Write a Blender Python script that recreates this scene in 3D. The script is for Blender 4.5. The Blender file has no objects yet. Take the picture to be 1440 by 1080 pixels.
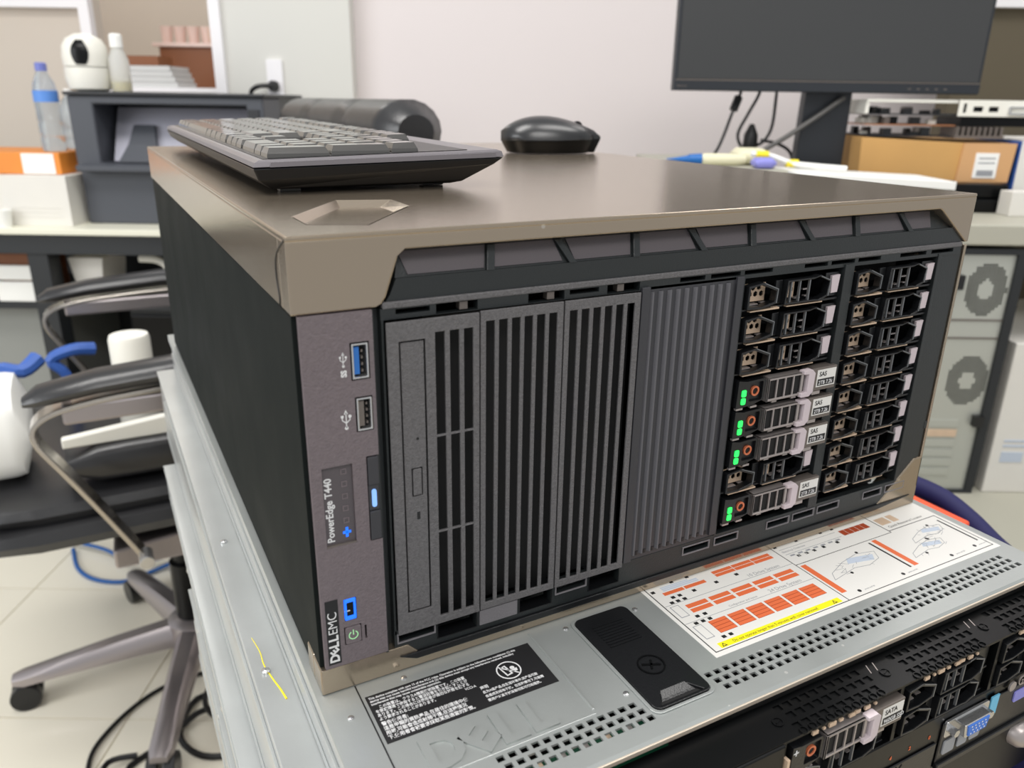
import bpy, bmesh, math, random
from mathutils import Vector, Matrix
from mathutils.geometry import tessellate_polygon
random.seed(7)
SC = bpy.context.scene
COL = SC.collection
PI = math.pi

# ------------------------------------------------------------------ camera, sky, lamps, exposure
CAM = Vector((-0.06628495, -0.31433509, 0.27502959))
cd = bpy.data.cameras.new('camera')
cam = bpy.data.objects.new('camera', cd)
COL.objects.link(cam)
cam.location = CAM
cam.rotation_euler = (1.22502743, -0.01414034, -0.48784742)
cd.sensor_width = 36
cd.lens = 27.52
cd.clip_start = 0.01
cd.dof.use_dof = True
cd.dof.focus_distance = 0.45
cd.dof.aperture_fstop = 9.5
SC.camera = cam

w = bpy.data.worlds.new('world')
SC.world = w
w.use_nodes = True
w.node_tree.nodes['Background'].inputs[0].default_value = (0.97, 0.985, 1.0, 1)
w.node_tree.nodes['Background'].inputs[1].default_value = 0.56


def lamp(name, loc, target, sx, sy, power, color=(1, 0.975, 0.945)):
    l = bpy.data.lights.new(name, 'AREA')
    l.shape = 'RECTANGLE'
    l.size = sx
    l.size_y = sy
    l.energy = power * 0.84
    l.color = color
    o = bpy.data.objects.new(name, l)
    COL.objects.link(o)
    o.location = loc
    o.rotation_euler = (Vector(target) - Vector(loc)).to_track_quat('-Z', 'Y').to_euler()
    return o


lamp('ceiling_area_light', (-0.5, 0.6, 1.85), (-0.5, 0.6, 0), 1.2, 0.6, 30)
lamp('ceiling_area_light', (0.9, 0.0, 1.85), (0.9, 0.0, 0), 1.2, 0.6, 20)
lamp('ceiling_area_light', (-0.3, -1.4, 1.85), (-0.1, -1.0, 0), 1.2, 0.6, 26)
lamp('window_daylight', (-2.6, 0.3, 0.9), (0.2, 0.3, 0.1), 1.8, 1.4, 46, (0.97, 0.985, 1.0))

lamp('ceiling_area_light', (0.2, 3.3, 1.85), (0.2, 3.3, 0), 1.0, 0.5, 22)  # added lamp, no fitting seen, brightening the room beyond the opening
lamp('ceiling_area_light', (2.0, 1.2, 1.85), (1.6, 1.0, 0), 0.8, 0.4, 10)
SC.view_settings.view_transform = 'Standard'
SC.view_settings.look = 'None'
SC.view_settings.gamma = 1
SC.view_settings.exposure = 0.08
SC.view_settings.use_curve_mapping = False

# ------------------------------------------------------------------ materials


def lin(c):
    return tuple((x / 12.92 if x <= 0.04045 else ((x + 0.055) / 1.055) ** 2.4) for x in c)


def rgb(r, g, b):
    return lin((r / 255, g / 255, b / 255)) + (1,)


MATS = {}


def mat(name, c, rough=0.5, metal=0.0, grain=0.0, grain_scale=900, spec=0.5, specks=0.0, mottle=0.0, emit=0.0, trans=0.0,
        coat=0.0, mottle_scale=18):
    m = bpy.data.materials.new(name)
    m.use_nodes = True
    nt = m.node_tree
    b = nt.nodes['Principled BSDF']
    col = rgb(*c)
    b.inputs['Base Color'].default_value = col
    b.inputs['Roughness'].default_value = rough
    b.inputs['Metallic'].default_value = metal
    b.inputs['Specular IOR Level'].default_value = spec
    if coat:
        b.inputs['Coat Weight'].default_value = coat
        b.inputs['Coat Roughness'].default_value = 0.1
    if trans:
        b.inputs['Transmission Weight'].default_value = trans
        b.inputs['IOR'].default_value = 1.3
    if emit:
        b.inputs['Emission Color'].default_value = col
        b.inputs['Emission Strength'].default_value = emit
    if grain or specks or mottle:
        tc = nt.nodes.new('ShaderNodeTexCoord')
    if grain:
        n = nt.nodes.new('ShaderNodeTexNoise')
        n.inputs['Scale'].default_value = grain_scale
        n.inputs['Detail'].default_value = 2
        nt.links.new(tc.outputs['Object'], n.inputs['Vector'])
        bp = nt.nodes.new('ShaderNodeBump')
        bp.inputs['Strength'].default_value = grain
        bp.inputs['Distance'].default_value = 0.0005
        nt.links.new(n.outputs['Fac'], bp.inputs['Height'])
        nt.links.new(bp.outputs['Normal'], b.inputs['Normal'])
    last = None
    if mottle:
        n = nt.nodes.new('ShaderNodeTexNoise')
        n.inputs['Scale'].default_value = mottle_scale
        n.inputs['Detail'].default_value = 5
        nt.links.new(tc.outputs['Object'], n.inputs['Vector'])
        mx = nt.nodes.new('ShaderNodeMix')
        mx.data_type = 'RGBA'
        mx.inputs['A'].default_value = tuple(v * (1 - mottle) for v in col[:3]) + (1,)
        mx.inputs['B'].default_value = tuple(min(1, v * (1 + mottle)) for v in col[:3]) + (1,)
        nt.links.new(n.outputs['Fac'], mx.inputs['Factor'])
        last = mx.outputs['Result']
        mr = nt.nodes.new('ShaderNodeMapRange')
        mr.inputs['To Min'].default_value = rough * 0.8
        mr.inputs['To Max'].default_value = min(1, rough * 1.25)
        nt.links.new(n.outputs['Fac'], mr.inputs['Value'])
        nt.links.new(mr.outputs['Result'], b.inputs['Roughness'])
    if specks:
        n = nt.nodes.new('ShaderNodeTexVoronoi')
        n.inputs['Scale'].default_value = 70
        nt.links.new(tc.outputs['Object'], n.inputs['Vector'])
        lt = nt.nodes.new('ShaderNodeMath')
        lt.operation = 'LESS_THAN'
        lt.inputs[1].default_value = 0.075
        nt.links.new(n.outputs['Distance'], lt.inputs[0])
        sp = nt.nodes.new('ShaderNodeSeparateColor')
        nt.links.new(n.outputs['Color'], sp.inputs[0])
        g = nt.nodes.new('ShaderNodeMath')
        g.operation = 'GREATER_THAN'
        g.inputs[1].default_value = 1 - 0.25
        nt.links.new(sp.outputs[0], g.inputs[0])
        mu = nt.nodes.new('ShaderNodeMath')
        mu.operation = 'MULTIPLY'
        nt.links.new(lt.outputs[0], mu.inputs[0])
        nt.links.new(g.outputs[0], mu.inputs[1])
        m2 = nt.nodes.new('ShaderNodeMath')
        m2.operation = 'MULTIPLY'
        m2.inputs[1].default_value = specks
        nt.links.new(mu.outputs[0], m2.inputs[0])
        mx = nt.nodes.new('ShaderNodeMix')
        mx.data_type = 'RGBA'
        mx.inputs['A'].default_value = col
        if last:
            nt.links.new(last, mx.inputs['A'])
        mx.inputs['B'].default_value = (0.75, 0.74, 0.7, 1)
        nt.links.new(m2.outputs[0], mx.inputs['Factor'])
        last = mx.outputs['Result']
    if last:
        nt.links.new(last, b.inputs['Base Color'])
    MATS[name] = m
    return m


bronze = mat('bronze_paint', (170, 156, 138), 0.2, 0.85, grain=0.10, grain_scale=1500, specks=0.35)
side_black = mat('side_black', (26, 30, 29), 0.6, 0.0, grain=0.15, grain_scale=1300, specks=0.5, mottle=0.2, spec=0.06)
panel_grey = mat('panel_grey', (112, 102, 105), 0.5, 0.0, grain=0.9, grain_scale=1000, mottle=0.2, mottle_scale=500)
vent_grey = mat('vent_grey', (98, 96, 97), 0.45, 0.0, grain=1.0, grain_scale=1300, mottle=0.45, mottle_scale=700)
slat_ridge_lit = mat('slat_ridge_lit', (96, 95, 99), 0.4)  # paler copy of slat_grey, highlights along the ridges put into the colour
slat_grey = mat('slat_grey', (56, 56, 60), 0.4, 0.0, grain=0.15)
black = mat('black_plastic', (20, 21, 23), 0.3, 0.0, grain=0.2, grain_scale=900)
bezel_black = mat('bezel_black', (34, 38, 39), 0.4, 0.0, grain=0.3, grain_scale=1200)
trough_grey = mat('trough_grey', (86, 80, 83), 0.45, 0.0, grain=0.2)
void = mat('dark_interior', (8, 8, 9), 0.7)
gloss_black = mat('gloss_black', (9, 10, 11), 0.3, 0.0, spec=0.22)
steel = mat('galvanised_steel', (170, 174, 172), 0.36, 0.5, grain=0.12, grain_scale=400, specks=0.5, mottle=0.10)
steel_side = mat('server_side_steel', (198, 201, 200), 0.3, 0.6, grain=0.1, grain_scale=300, mottle=0.12)
tan_plate = mat('tan_plate', (214, 188, 162), 0.4, 0.2, mottle=0.2, mottle_scale=60)
silver = mat('silver_plastic', (176, 168, 165), 0.35, 0.55)
dark_silver = mat('dark_silver', (120, 112, 106), 0.38, 0.5)
pinkish = mat('pale_latch', (205, 192, 196), 0.45)
led_green = mat('green_led', (40, 235, 90), 0.4, emit=1.2)
led_blue = mat('blue_led', (28, 105, 240), 0.4, emit=1.0)
led_pale = mat('pale_blue_led', (130, 175, 240), 0.4, emit=0.6)
orange_ring = mat('orange_button_ring', (214, 120, 82), 0.4, 0.3)
usb_blue = mat('usb_blue', (40, 110, 190), 0.4)
metal = mat('bright_metal', (205, 205, 205), 0.25, 0.9)
white_print = mat('white_print', (225, 225, 225), 0.6)
label_white = mat('label_white', (226, 224, 219), 0.45)
label_grey = mat('label_print_grey', (150, 152, 156), 0.6)
label_blue_grey = mat('label_pale_blue', (190, 200, 214), 0.6)
label_orange = mat('label_orange', (222, 108, 62), 0.5)
label_dark_orange = mat('label_dark_orange', (160, 62, 26), 0.5)
label_yellow = mat('label_yellow', (250, 235, 20), 0.5)
ink = mat('black_ink', (22, 22, 24), 0.5)
pcb = mat('green_circuit_board', (24, 88, 62), 0.5)
wall_white = mat('wall_white', (226, 218, 217), 0.9, mottle=0.02, mottle_scale=2)
column_white = mat('column_white', (214, 213, 207), 0.85, mottle=0.02, mottle_scale=2)
wall_beige = mat('wall_beige', (206, 196, 184), 0.9, mottle=0.02, mottle_scale=2)
frame_white = mat('frame_white', (240, 238, 240), 0.5)
tile_mat = mat('floor_tile_cream', (236, 230, 213), 0.16, mottle=0.04, mottle_scale=4)
grout = mat('grout', (196, 186, 164), 0.8)
key_mat = mat('key_black', (66, 64, 61), 0.25, spec=1.0, coat=0.6)
kb_body = mat('keyboard_black', (15, 15, 17), 0.35, spec=0.4)
kb_strip = mat('keyboard_strip', (112, 108, 112), 0.35, 0.3)
mouse_black = mat('mouse_black', (24, 25, 27), 0.3, spec=0.7)
leather = mat('black_leather', (30, 30, 32), 0.33, spec=0.7, grain=0.35, grain_scale=220)
chrome = mat('chrome', (190, 184, 176), 0.22, 0.95)
alu = mat('brushed_aluminium', (172, 165, 166), 0.33, 0.85)
printer_grey = mat('printer_grey', (70, 73, 80), 0.5)
printer_dark = mat('printer_dark', (36, 38, 42), 0.45)
printer_lid = mat('printer_inner', (170, 170, 182), 0.5)
off_white = mat('off_white_plastic', (232, 230, 220), 0.45)
cardboard = mat('cardboard', (196, 152, 92), 0.8, mottle=0.12, mottle_scale=9)
cardboard_flap = mat('cardboard_flap', (206, 160, 112), 0.8, mottle=0.05)
orange_tape = mat('orange_tape', (226, 138, 52), 0.5, mottle=0.15, mottle_scale=14)
paper_white = mat('paper_white', (240, 240, 236), 0.7)
carton_white = mat('carton_white', (222, 219, 212), 0.7, mottle=0.03)
wood = mat('brown_wood', (132, 78, 42), 0.5, mottle=0.1, mottle_scale=6)
clear = mat('clear_plastic', (225, 232, 238), 0.12, trans=0.85)
blue_label = mat('blue_label', (90, 140, 215), 0.5)
blue_cap = mat('blue_cap', (20, 100, 175), 0.4)
navy = mat('navy_fabric', (22, 22, 78), 0.7)
red_orange = mat('red_orange_plastic', (246, 92, 52), 0.5)
pink_soft = mat('pale_pink', (236, 160, 150), 0.6)
cream = mat('cream_fabric', (222, 218, 188), 0.8)
yellow = mat('yellow', (240, 220, 40), 0.5)
lavender = mat('lavender', (140, 140, 215), 0.5)
desk_top_white = mat('desk_white', (228, 226, 208), 0.4)
desk_dark = mat('desk_dark', (32, 35, 38), 0.5)
desk_grey = mat('desk_grey', (176, 174, 160), 0.5)
pc_metal = mat('pc_metal', (190, 192, 184), 0.4, 0.5)
screen = mat('monitor_screen', (60, 61, 62), 0.35, spec=0.4)
monitor_black = mat('monitor_black', (34, 38, 44), 0.45)
cable_black = mat('cable_black', (16, 16, 18), 0.4)
cable_blue = mat('cable_blue', (36, 92, 160), 0.4)
cable_grey = mat('cable_grey', (90, 88, 86), 0.4)
copper = mat('copper_board_edge', (176, 118, 80), 0.4, 0.4)
dark_brown = mat('shaded_wall', (96, 88, 72), 0.9)  # shade under the overhead shelf put into the wall colour
table_brown = mat('table_brown', (120, 98, 92), 0.6)
pink_white = mat('pinkish_glassware', (226, 200, 190), 0.3)
blue_plastic = mat('blue_plastic', (52, 92, 170), 0.5)
rim_grey = mat('rim_grey', (118, 115, 118), 0.4, grain=0.4, grain_scale=1200)

# ------------------------------------------------------------------ mesh builder (all shapes in millimetres)


class MB:
    def __init__(s):
        s.v = []
        s.f = []

    def add(s, vs, fs):
        n = len(s.v)
        s.v += [tuple(p) for p in vs]
        s.f += [tuple(i + n for i in f) for f in fs]
        return s

    def box(s, x0, x1, y0, y1, z0, z1):
        x0, x1 = min(x0, x1), max(x0, x1)
        y0, y1 = min(y0, y1), max(y0, y1)
        z0, z1 = min(z0, z1), max(z0, z1)
        vs = [(x0, y0, z0), (x1, y0, z0), (x1, y1, z0), (x0, y1, z0), (x0, y0, z1), (x1, y0, z1), (x1, y1, z1), (x0, y1, z1)]
        return s.add(vs, [(0, 3, 2, 1), (4, 5, 6, 7), (0, 1, 5, 4), (1, 2, 6, 5), (2, 3, 7, 6), (3, 0, 4, 7)])

    def bar(s, a, b, w, h, up=(0, 0, 1)):
        a, b = Vector(a), Vector(b)
        d = (b - a).normalized()
        sd = d.cross(Vector(up)).normalized()
        u = sd.cross(d)
        vs = []
        for p in (a, b):
            for i, j in ((-1, -1), (1, -1), (1, 1), (-1, 1)):
                vs.append(p + sd * i * w / 2 + u * j * h / 2)
        return s.add(vs, [(3, 2, 1, 0), (4, 5, 6, 7), (0, 1, 5, 4), (1, 2, 6, 5), (2, 3, 7, 6), (3, 0, 4, 7)])

    def loft(s, rings, caps=True, close=False):
        n = len(rings[0])
        vs = [p for r in rings for p in r]
        fs = []
        m = len(rings)
        for i in range(m if close else m - 1):
            k = (i + 1) % m
            for j in range(n):
                a, b = i * n + j, i * n + (j + 1) % n
                fs.append((a, b, k * n + (j + 1) % n, k * n + j))
        if caps and not close:
            fs.append(tuple(range(n))[::-1])
            fs.append(tuple(range((m - 1) * n, m * n)))
        return s.add(vs, fs)

    def tube(s, pts, r, n=10, smooth=4):
        pts = [Vector(p) for p in pts]
        if smooth and len(pts) > 2:
            q = []
            for i in range(len(pts) - 1):
                p0 = pts[max(i - 1, 0)]
                p1, p2 = pts[i], pts[i + 1]
                p3 = pts[min(i + 2, len(pts) - 1)]
                for k in range(smooth):
                    t = k / smooth
                    q.append(0.5 * ((2 * p1) + (p2 - p0) * t + (2 * p0 - 5 * p1 + 4 * p2 - p3) * t * t + (3 * p1 - p0 - 3 * p2 + p3) * t ** 3))
            q.append(pts[-1])
            pts = q
        rr = r if isinstance(r, (list, tuple)) else [r] * len(pts)
        if len(rr) != len(pts):
            rr = [rr[0] + (rr[-1] - rr[0]) * i / (len(pts) - 1) for i in range(len(pts))]
        rings = []
        up = Vector((0, 0, 1))
        for i, p in enumerate(pts):
            d = (pts[min(i + 1, len(pts) - 1)] - pts[max(i - 1, 0)]).normalized()
            a = d.cross(up)
            if a.length < 0.05:
                a = d.cross(Vector((0, 1, 0)))
            a.normalize()
            b = d.cross(a).normalized()
            up = a.cross(d)
            rings.append([p + a * rr[i] * math.cos(2 * PI * k / n) + b * rr[i] * math.sin(2 * PI * k / n) for k in range(n)])
        return s.loft(rings)

    def lathe(s, c, prof, n=24, axis='z', closed=False):
        rings = []
        for r, h in prof:
            ring = []
            for k in range(n):
                a = 2 * PI * k / n
                u, v = r * math.cos(a), r * math.sin(a)
                if axis == 'z':
                    ring.append((c[0] + u, c[1] + v, c[2] + h))
                elif axis == 'y':
                    ring.append((c[0] + u, c[1] + h, c[2] - v))
                else:
                    ring.append((c[0] + h, c[1] + u, c[2] + v))
            rings.append(ring)
        return s.loft(rings, caps=not closed, close=closed)

    def cyl(s, c, r, h0, h1, n=24, axis='z'):
        return s.lathe(c, [(r, h0), (r, h1)], n, axis)

    # flat plate from an outline with holes, thickness along an axis; outline in (a, b) of the remaining axes
    def plate(s, outer, holes, t0, t1, axis='y'):
        def P(p, t):
            return (p[0], t, p[1]) if axis == 'y' else ((p[0], p[1], t) if axis == 'z' else (t, p[0], p[1]))
        loops = [outer] + list(holes)
        flat = [q for l in loops for q in l]
        tris = tessellate_polygon([[Vector((q[0], q[1], 0)) for q in l] for l in loops])
        n = len(flat)
        vs = [P(q, t0) for q in flat] + [P(q, t1) for q in flat]
        fs = [tuple(t) for t in tris] + [tuple(i + n for i in t)[::-1] for t in tris]
        k = 0
        for l in loops:
            for i in range(len(l)):
                a, b = k + i, k + (i + 1) % len(l)
                fs.append((a, b, b + n, a + n))
            k += len(l)
        return s.add(vs, fs)

    # plate with many rectangular holes on a grid of cuts; solid(i, j) tells which cells stay
    def grid(s, us, vs_, solid, t0, t1, axis='y'):
        def P(u, v, t):
            return (u, t, v) if axis == 'y' else ((u, v, t) if axis == 'z' else (t, u, v))
        nu, nv = len(us), len(vs_)
        pts = [P(u, v, t0) for u in us for v in vs_] + [P(u, v, t1) for u in us for v in vs_]
        N = nu * nv
        fs = []
        S = [[solid(i, j) for j in range(nv - 1)] for i in range(nu - 1)]

        def at(i, j):
            return 0 <= i < nu - 1 and 0 <= j < nv - 1 and S[i][j]
        for i in range(nu - 1):
            for j in range(nv - 1):
                if not S[i][j]:
                    continue
                a, b, c, d = i * nv + j, (i + 1) * nv + j, (i + 1) * nv + j + 1, i * nv + j + 1
                fs.append((a, b, c, d))
                fs.append((a + N, d + N, c + N, b + N))
                if not at(i, j - 1):
                    fs.append((a, b, b + N, a + N))
                if not at(i, j + 1):
                    fs.append((d, c, c + N, d + N))
                if not at(i - 1, j):
                    fs.append((a, d, d + N, a + N))
                if not at(i + 1, j):
                    fs.append((b, c, c + N, b + N))
        return s.add(pts, fs)

    def rects(s, x0, x1, z0, z1, holes, t0, t1, axis='y'):
        us = sorted(set([x0, x1] + [v for h in holes for v in h[:2]]))
        vs_ = sorted(set([z0, z1] + [v for h in holes for v in h[2:4]]))

        def solid(i, j):
            u, v = (us[i] + us[i + 1]) / 2, (vs_[j] + vs_[j + 1]) / 2
            return not any(h[0] < u < h[1] and h[2] < v < h[3] for h in holes)
        return s.grid(us, vs_, solid, t0, t1, axis)


def ngon(cx, cy, r, n, a0=0, ry=None):
    return [(cx + r * math.cos(a0 + 2 * PI * k / n), cy + (ry or r) * math.sin(a0 + 2 * PI * k / n)) for k in range(n)]


def rrect(x0, x1, y0, y1, r, n=4):
    out = []
    for cx, cy, a in ((x1 - r, y1 - r, 0), (x0 + r, y1 - r, PI / 2), (x0 + r, y0 + r, PI), (x1 - r, y0 + r, 1.5 * PI)):
        for k in range(n + 1):
            t = a + PI / 2 * k / n
            out.append((cx + r * math.cos(t), cy + r * math.sin(t)))
    return out


TH = math.atan2(-0.4732, 0.8809)      # the far furniture and walls are turned by this angle to the servers
RR = Vector((math.cos(TH), math.sin(TH), 0))
FF = Vector((-math.sin(TH), math.cos(TH), 0))
ORG = Vector((CAM.x, CAM.y, 0))


class Thing:
    """frame 'w': world millimetres; frame 'r': room millimetres (x along the back wall, y towards it)."""
    def __init__(s, name, label=None, cat=None, o=(0, 0, 0), frame='w', group=None, kind=None, mb=None, m=None, bevel=0, smooth=False):
        s.o = Vector(o)
        s.frame = frame
        if mb is None:
            s.ob = bpy.data.objects.new(name, None)
            s.ob.empty_display_size = 0.02
        else:
            s.ob = bpy.data.objects.new(name, s.mesh(mb, name, m, smooth))
            bev(s.ob, bevel)
        COL.objects.link(s.ob)
        s.ob.location = s.world(s.o)
        s.ob.rotation_euler.z = TH if frame == 'r' else 0
        if label:
            s.ob['label'] = label
        if cat:
            s.ob['category'] = cat
        if group:
            s.ob['group'] = group
        if kind:
            s.ob['kind'] = kind

    def world(s, p):
        p = Vector(p) / 1000
        return p if s.frame == 'w' else ORG + RR * p.x + FF * p.y + Vector((0, 0, p.z))

    def mesh(s, mb, name, m, smooth=False):
        me = bpy.data.meshes.new(name)
        me.from_pydata([(Vector(p) - s.o) / 1000 for p in mb.v], [], mb.f)
        b = bmesh.new()
        b.from_mesh(me)
        bmesh.ops.recalc_face_normals(b, faces=b.faces)
        b.to_mesh(me)
        b.free()
        me.materials.append(m)
        if smooth:
            me.polygons.foreach_set('use_smooth', [True] * len(me.polygons))
            me.set_sharp_from_angle(angle=math.radians(42))
        me.update()
        return me

    def part(s, name, mb, m, parent=None, bevel=0, smooth=False, label=None, kind=None):
        o = bpy.data.objects.new(name, s.mesh(mb, name, m, smooth))
        COL.objects.link(o)
        o.parent = parent or s.ob
        bev(o, bevel)
        if label:
            o['label'] = label
        if kind:
            o['kind'] = kind
        return o

    def text(s, name, lines, m, pos, size, u=(1, 0, 0), v=(0, 0, 1), parent=None, ext=0.05, bold=0.0, sx=1.0, shear=0.0, align='LEFT', gap=1.0, label=None):
        """lines: a string; pos = lower-left corner (mm) of the first line's baseline; size in mm."""
        me = text_mesh(lines, size, ext, bold, sx, shear, align, gap)
        U, V = Vector(u).normalized(), Vector(v).normalized()
        N = U.cross(V)
        M = Matrix((U, V, N)).transposed()
        p0 = Vector(pos)
        for q in me.vertices:
            q.co = (M @ q.co + p0 - s.o) / 1000
        me.materials.clear()
        me.materials.append(m)
        o = bpy.data.objects.new(name, me)
        COL.objects.link(o)
        o.parent = parent or s.ob
        if label:
            o['label'] = label
        return o


def bev(o, wd):
    if wd:
        b = o.modifiers.new('edge', 'BEVEL')
        b.width = wd / 1000
        b.segments = 2
        b.limit_method = 'ANGLE'
        b.angle_limit = math.radians(40)


def text_mesh(s, size, ext=0.05, bold=0.0, sx=1.0, shear=0.0, align='LEFT', gap=1.0):
    c = bpy.data.curves.new('print', 'FONT')
    c.body = s
    c.size = size
    c.extrude = ext
    c.offset = bold
    c.shear = shear
    c.align_x = align
    c.space_line = gap
    c.resolution_u = 3
    o = bpy.data.objects.new('print', c)
    COL.objects.link(o)
    dg = bpy.context.evaluated_depsgraph_get()
    me = bpy.data.meshes.new_from_object(o.evaluated_get(dg))
    bpy.data.objects.remove(o)
    bpy.data.curves.remove(c)
    if sx != 1.0:
        for q in me.vertices:
            q.co.x *= sx
    return me


def boxmb(*a):
    return MB().box(*a)


# ------------------------------------------------------------------ setting: floor, walls
FZ = -800
fl = Thing('floor', frame='r', o=(0, 1500, FZ), kind='structure', mb=boxmb(-2600, 2800, -600, 4600, FZ - 40, FZ - 3), m=grout)
tm = None
for i in range(-5, 3):
    for j in range(2, 10):
        x0, y0 = i * 400 + 105, j * 400 - 60
        if tm is None:
            t = fl.part('tile', MB().box(0, 397, 1500, 1897, FZ - 3, FZ), tile_mat, bevel=1)
            tm = t.data
        else:
            t = bpy.data.objects.new('tile', tm)
            COL.objects.link(t)
            t.parent = fl.ob
        t.location = (x0 / 1000, (y0 - 1500) / 1000, 0)
Thing('wall_back', frame='r', o=(300, 2300, FZ), kind='structure', mb=boxmb(-450, 2400, 2300, 2400, FZ, 1900), m=wall_white)
Thing('wall_column', frame='r', o=(-600, 2200, FZ), kind='structure', mb=boxmb(-784, -438, 2240, 2420, FZ, 1900), m=column_white)
Thing('wall_far', frame='r', o=(-1500, 3600, FZ), kind='structure', mb=boxmb(-3600, -300, 3600, 3700, FZ, 1900), m=wall_beige)
Thing('wall_left', frame='r', o=(-1900, 2500, FZ), kind='structure', mb=boxmb(-2800, -1240, 2500, 2560, FZ, 1900), m=wall_beige)
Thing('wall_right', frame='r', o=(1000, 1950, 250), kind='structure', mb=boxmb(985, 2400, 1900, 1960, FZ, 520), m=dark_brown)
Thing('wall_sill', frame='r', o=(-1000, 2300, 200), kind='structure', mb=boxmb(-1240, -784, 2420, 2520, FZ, 290), m=column_white)
Thing('trim_1', frame='r', o=(-1240, 2480, 600), kind='structure', mb=MB().box(-1262, -1232, 2470, 2500, -200, 1900), m=frame_white)
Thing('trim_2', frame='r', o=(-1400, 2480, 600), kind='structure', mb=MB().box(-2400, -1262, 2470, 2500, 512, 560), m=frame_white)
Thing('trim_3', frame='r', o=(-1000, 2400, 300), kind='structure', mb=MB().box(-1232, -784, 2380, 2540, 288, 300), m=frame_white)
Thing('trim_4', frame='r', o=(-800, 2230, 600), kind='structure', mb=MB().box(-800, -772, 2225, 2260, 286, 1900), m=frame_white)
Thing('overhead_shelf', 'white overhead shelf edge above the dark recess behind the monitor', 'shelf', frame='r', o=(1400, 1700, 480),
      mb=MB().box(1020, 2300, 1880, 1900, 484, 620).box(985, 2300, 1900, 2300, 520, 620), m=frame_white)

# ------------------------------------------------------------------ tower server lying on its side
T = Thing('tower_server', 'large black and bronze tower server lying on its side on the rack servers', 'server', o=(220, 300, 0))
D = 655
hexo = [(16, 28), (40, 18), (79, 72), (80, 101), (52, 109), (16, 54)]
hexi = [(21, 32), (38, 25), (72, 75), (72, 96), (52, 101), (21, 53)]
tc = MB()
tc.plate([(0, 0), (441, 0), (441, D), (0, D)], [hexo], 221.5, 224, 'z')
tc.loft([[(x, y, 224) for x, y in hexo], [(x, y, 221) for x, y in hexi]], caps=False)
tc.add([(x, y, 221) for x, y in hexi], [tuple(range(6))])
front = [(0, 191.5), (36, 191.5), (39, 193), (41, 196), (47, 213), (50, 215.5), (406, 215.5), (409, 214), (438, 193), (441, 193), (441, 222), (0, 222)]
tc.plate(front, [], 0, 14, 'y')
tc.box(0, 2, 14, D, 191.5, 222)
tc.box(439, 441, 14, D, 191.5, 222)
tc.box(2, 439, D - 2, D, 191.5, 222)
T.part('top_cover', tc, bronze, bevel=0.8, label='bronze painted cover with a hexagonal recess near the front corner')
sm = MB().box(5, 7, 200, 380, 223.9, 224.05)
bt = MB()
bt.plate([(0, 0), (441, 0), (441, 38), (432, 38), (395, 5), (54, 5), (45, 14.5), (0, 14.5)], [], 0, 14, 'y')
bt.box(0, 2, 14, 26, 0, 14.5)
bt.box(439, 441, 0, 26, 14, 191)
T.part('bottom_lip', bt, bronze, bevel=0.7, label='bronze lower front lip')
T.part('side_panel', MB().box(0.8, 3, 27, D - 3, 3, 190.8), side_black, label='dusty black side panel')
T.part('front_bezel_side', MB().box(0.4, 3, 2.5, 25.8, 15, 190.8), side_black, bevel=0.3)
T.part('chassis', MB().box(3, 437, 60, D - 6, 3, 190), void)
T.part('chassis_edge', MB().box(433, 439, 60, D - 3, 1, 191).box(3, 433, 30, 60, 1, 3), black)
# control strip with its ports and keys
usb = [(24, 31.4, 161, 177), (25, 32, 136.5, 152)]
cp = MB().rects(2.6, 33, 15, 191, [(23.4, 32, 160.4, 177.6), (24.4, 32.4, 136, 152.6), (7.5, 21.5, 81, 121.5), (28, 34, 80, 123.5), (13.2, 19.4, 39.6, 51.8), (12.6, 21.2, 26, 36.2), (22.8, 23.8, 26.5, 34.5)], -0.6, 3)
T.part('control_panel', cp, panel_grey, label='grey-brown textured control strip')
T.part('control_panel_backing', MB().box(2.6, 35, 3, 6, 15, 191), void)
for k, (x0, x1, z0, z1) in enumerate(usb):
    p = T.part('usb_port', MB().rects(x0, x1, z0, z1, [(x0 + .9, x1 - .9, z0 + .9, z1 - .9)], -0.9, 6), metal, bevel=0.3,
               label='blue usb port' if k == 0 else 'black usb port')
    T.part('tongue', MB().box(x0 + 1.1, x0 + 3.6, 0.4, 6, z0 + 1.8, z1 - 1.8), usb_blue if k == 0 else dark_silver, parent=p)
    for q in range(4):
        T.part('contact', MB().box(x0 + 4.6, x0 + 5.4, 1, 4, z0 + 2.5 + q * 3, z0 + 3.6 + q * 3), dark_silver, parent=p)


def usb_mark(x, z, q):
    m = MB()
    m.box(x - .25 * q, x + .25 * q, -0.75, -0.6, z, z + 9 * q)
    m.cyl((x, -0.75, z), 1.0 * q, 0, 0.15, 12, 'y')
    m.plate([(x - 1.1 * q, z + 8 * q), (x + 1.1 * q, z + 8 * q), (x, z + 10.4 * q)], [], -0.75, -0.6)
    for sg in (-1, 1):
        m.bar((x, -0.68, z + 2.8 * q), (x + 2.1 * sg * q, -0.68, z + 4.6 * q), 0.5 * q, 0.15, (0, 1, 0))
        m.bar((x + 2.1 * sg * q, -0.68, z + 4.5 * q), (x + 2.1 * sg * q, -0.68, z + 6.2 * q), 0.5 * q, 0.15, (0, 1, 0))
    m.box(x - 2.8 * q, x - 1.4 * q, -0.75, -0.6, z + 6 * q, z + 7.4 * q)
    m.cyl((x + 2.1 * q, -0.75, z + 6.5 * q), 0.9 * q, 0, 0.15, 12, 'y')
    T.part('usb_symbol', m, white_print, kind='stuff')


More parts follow.
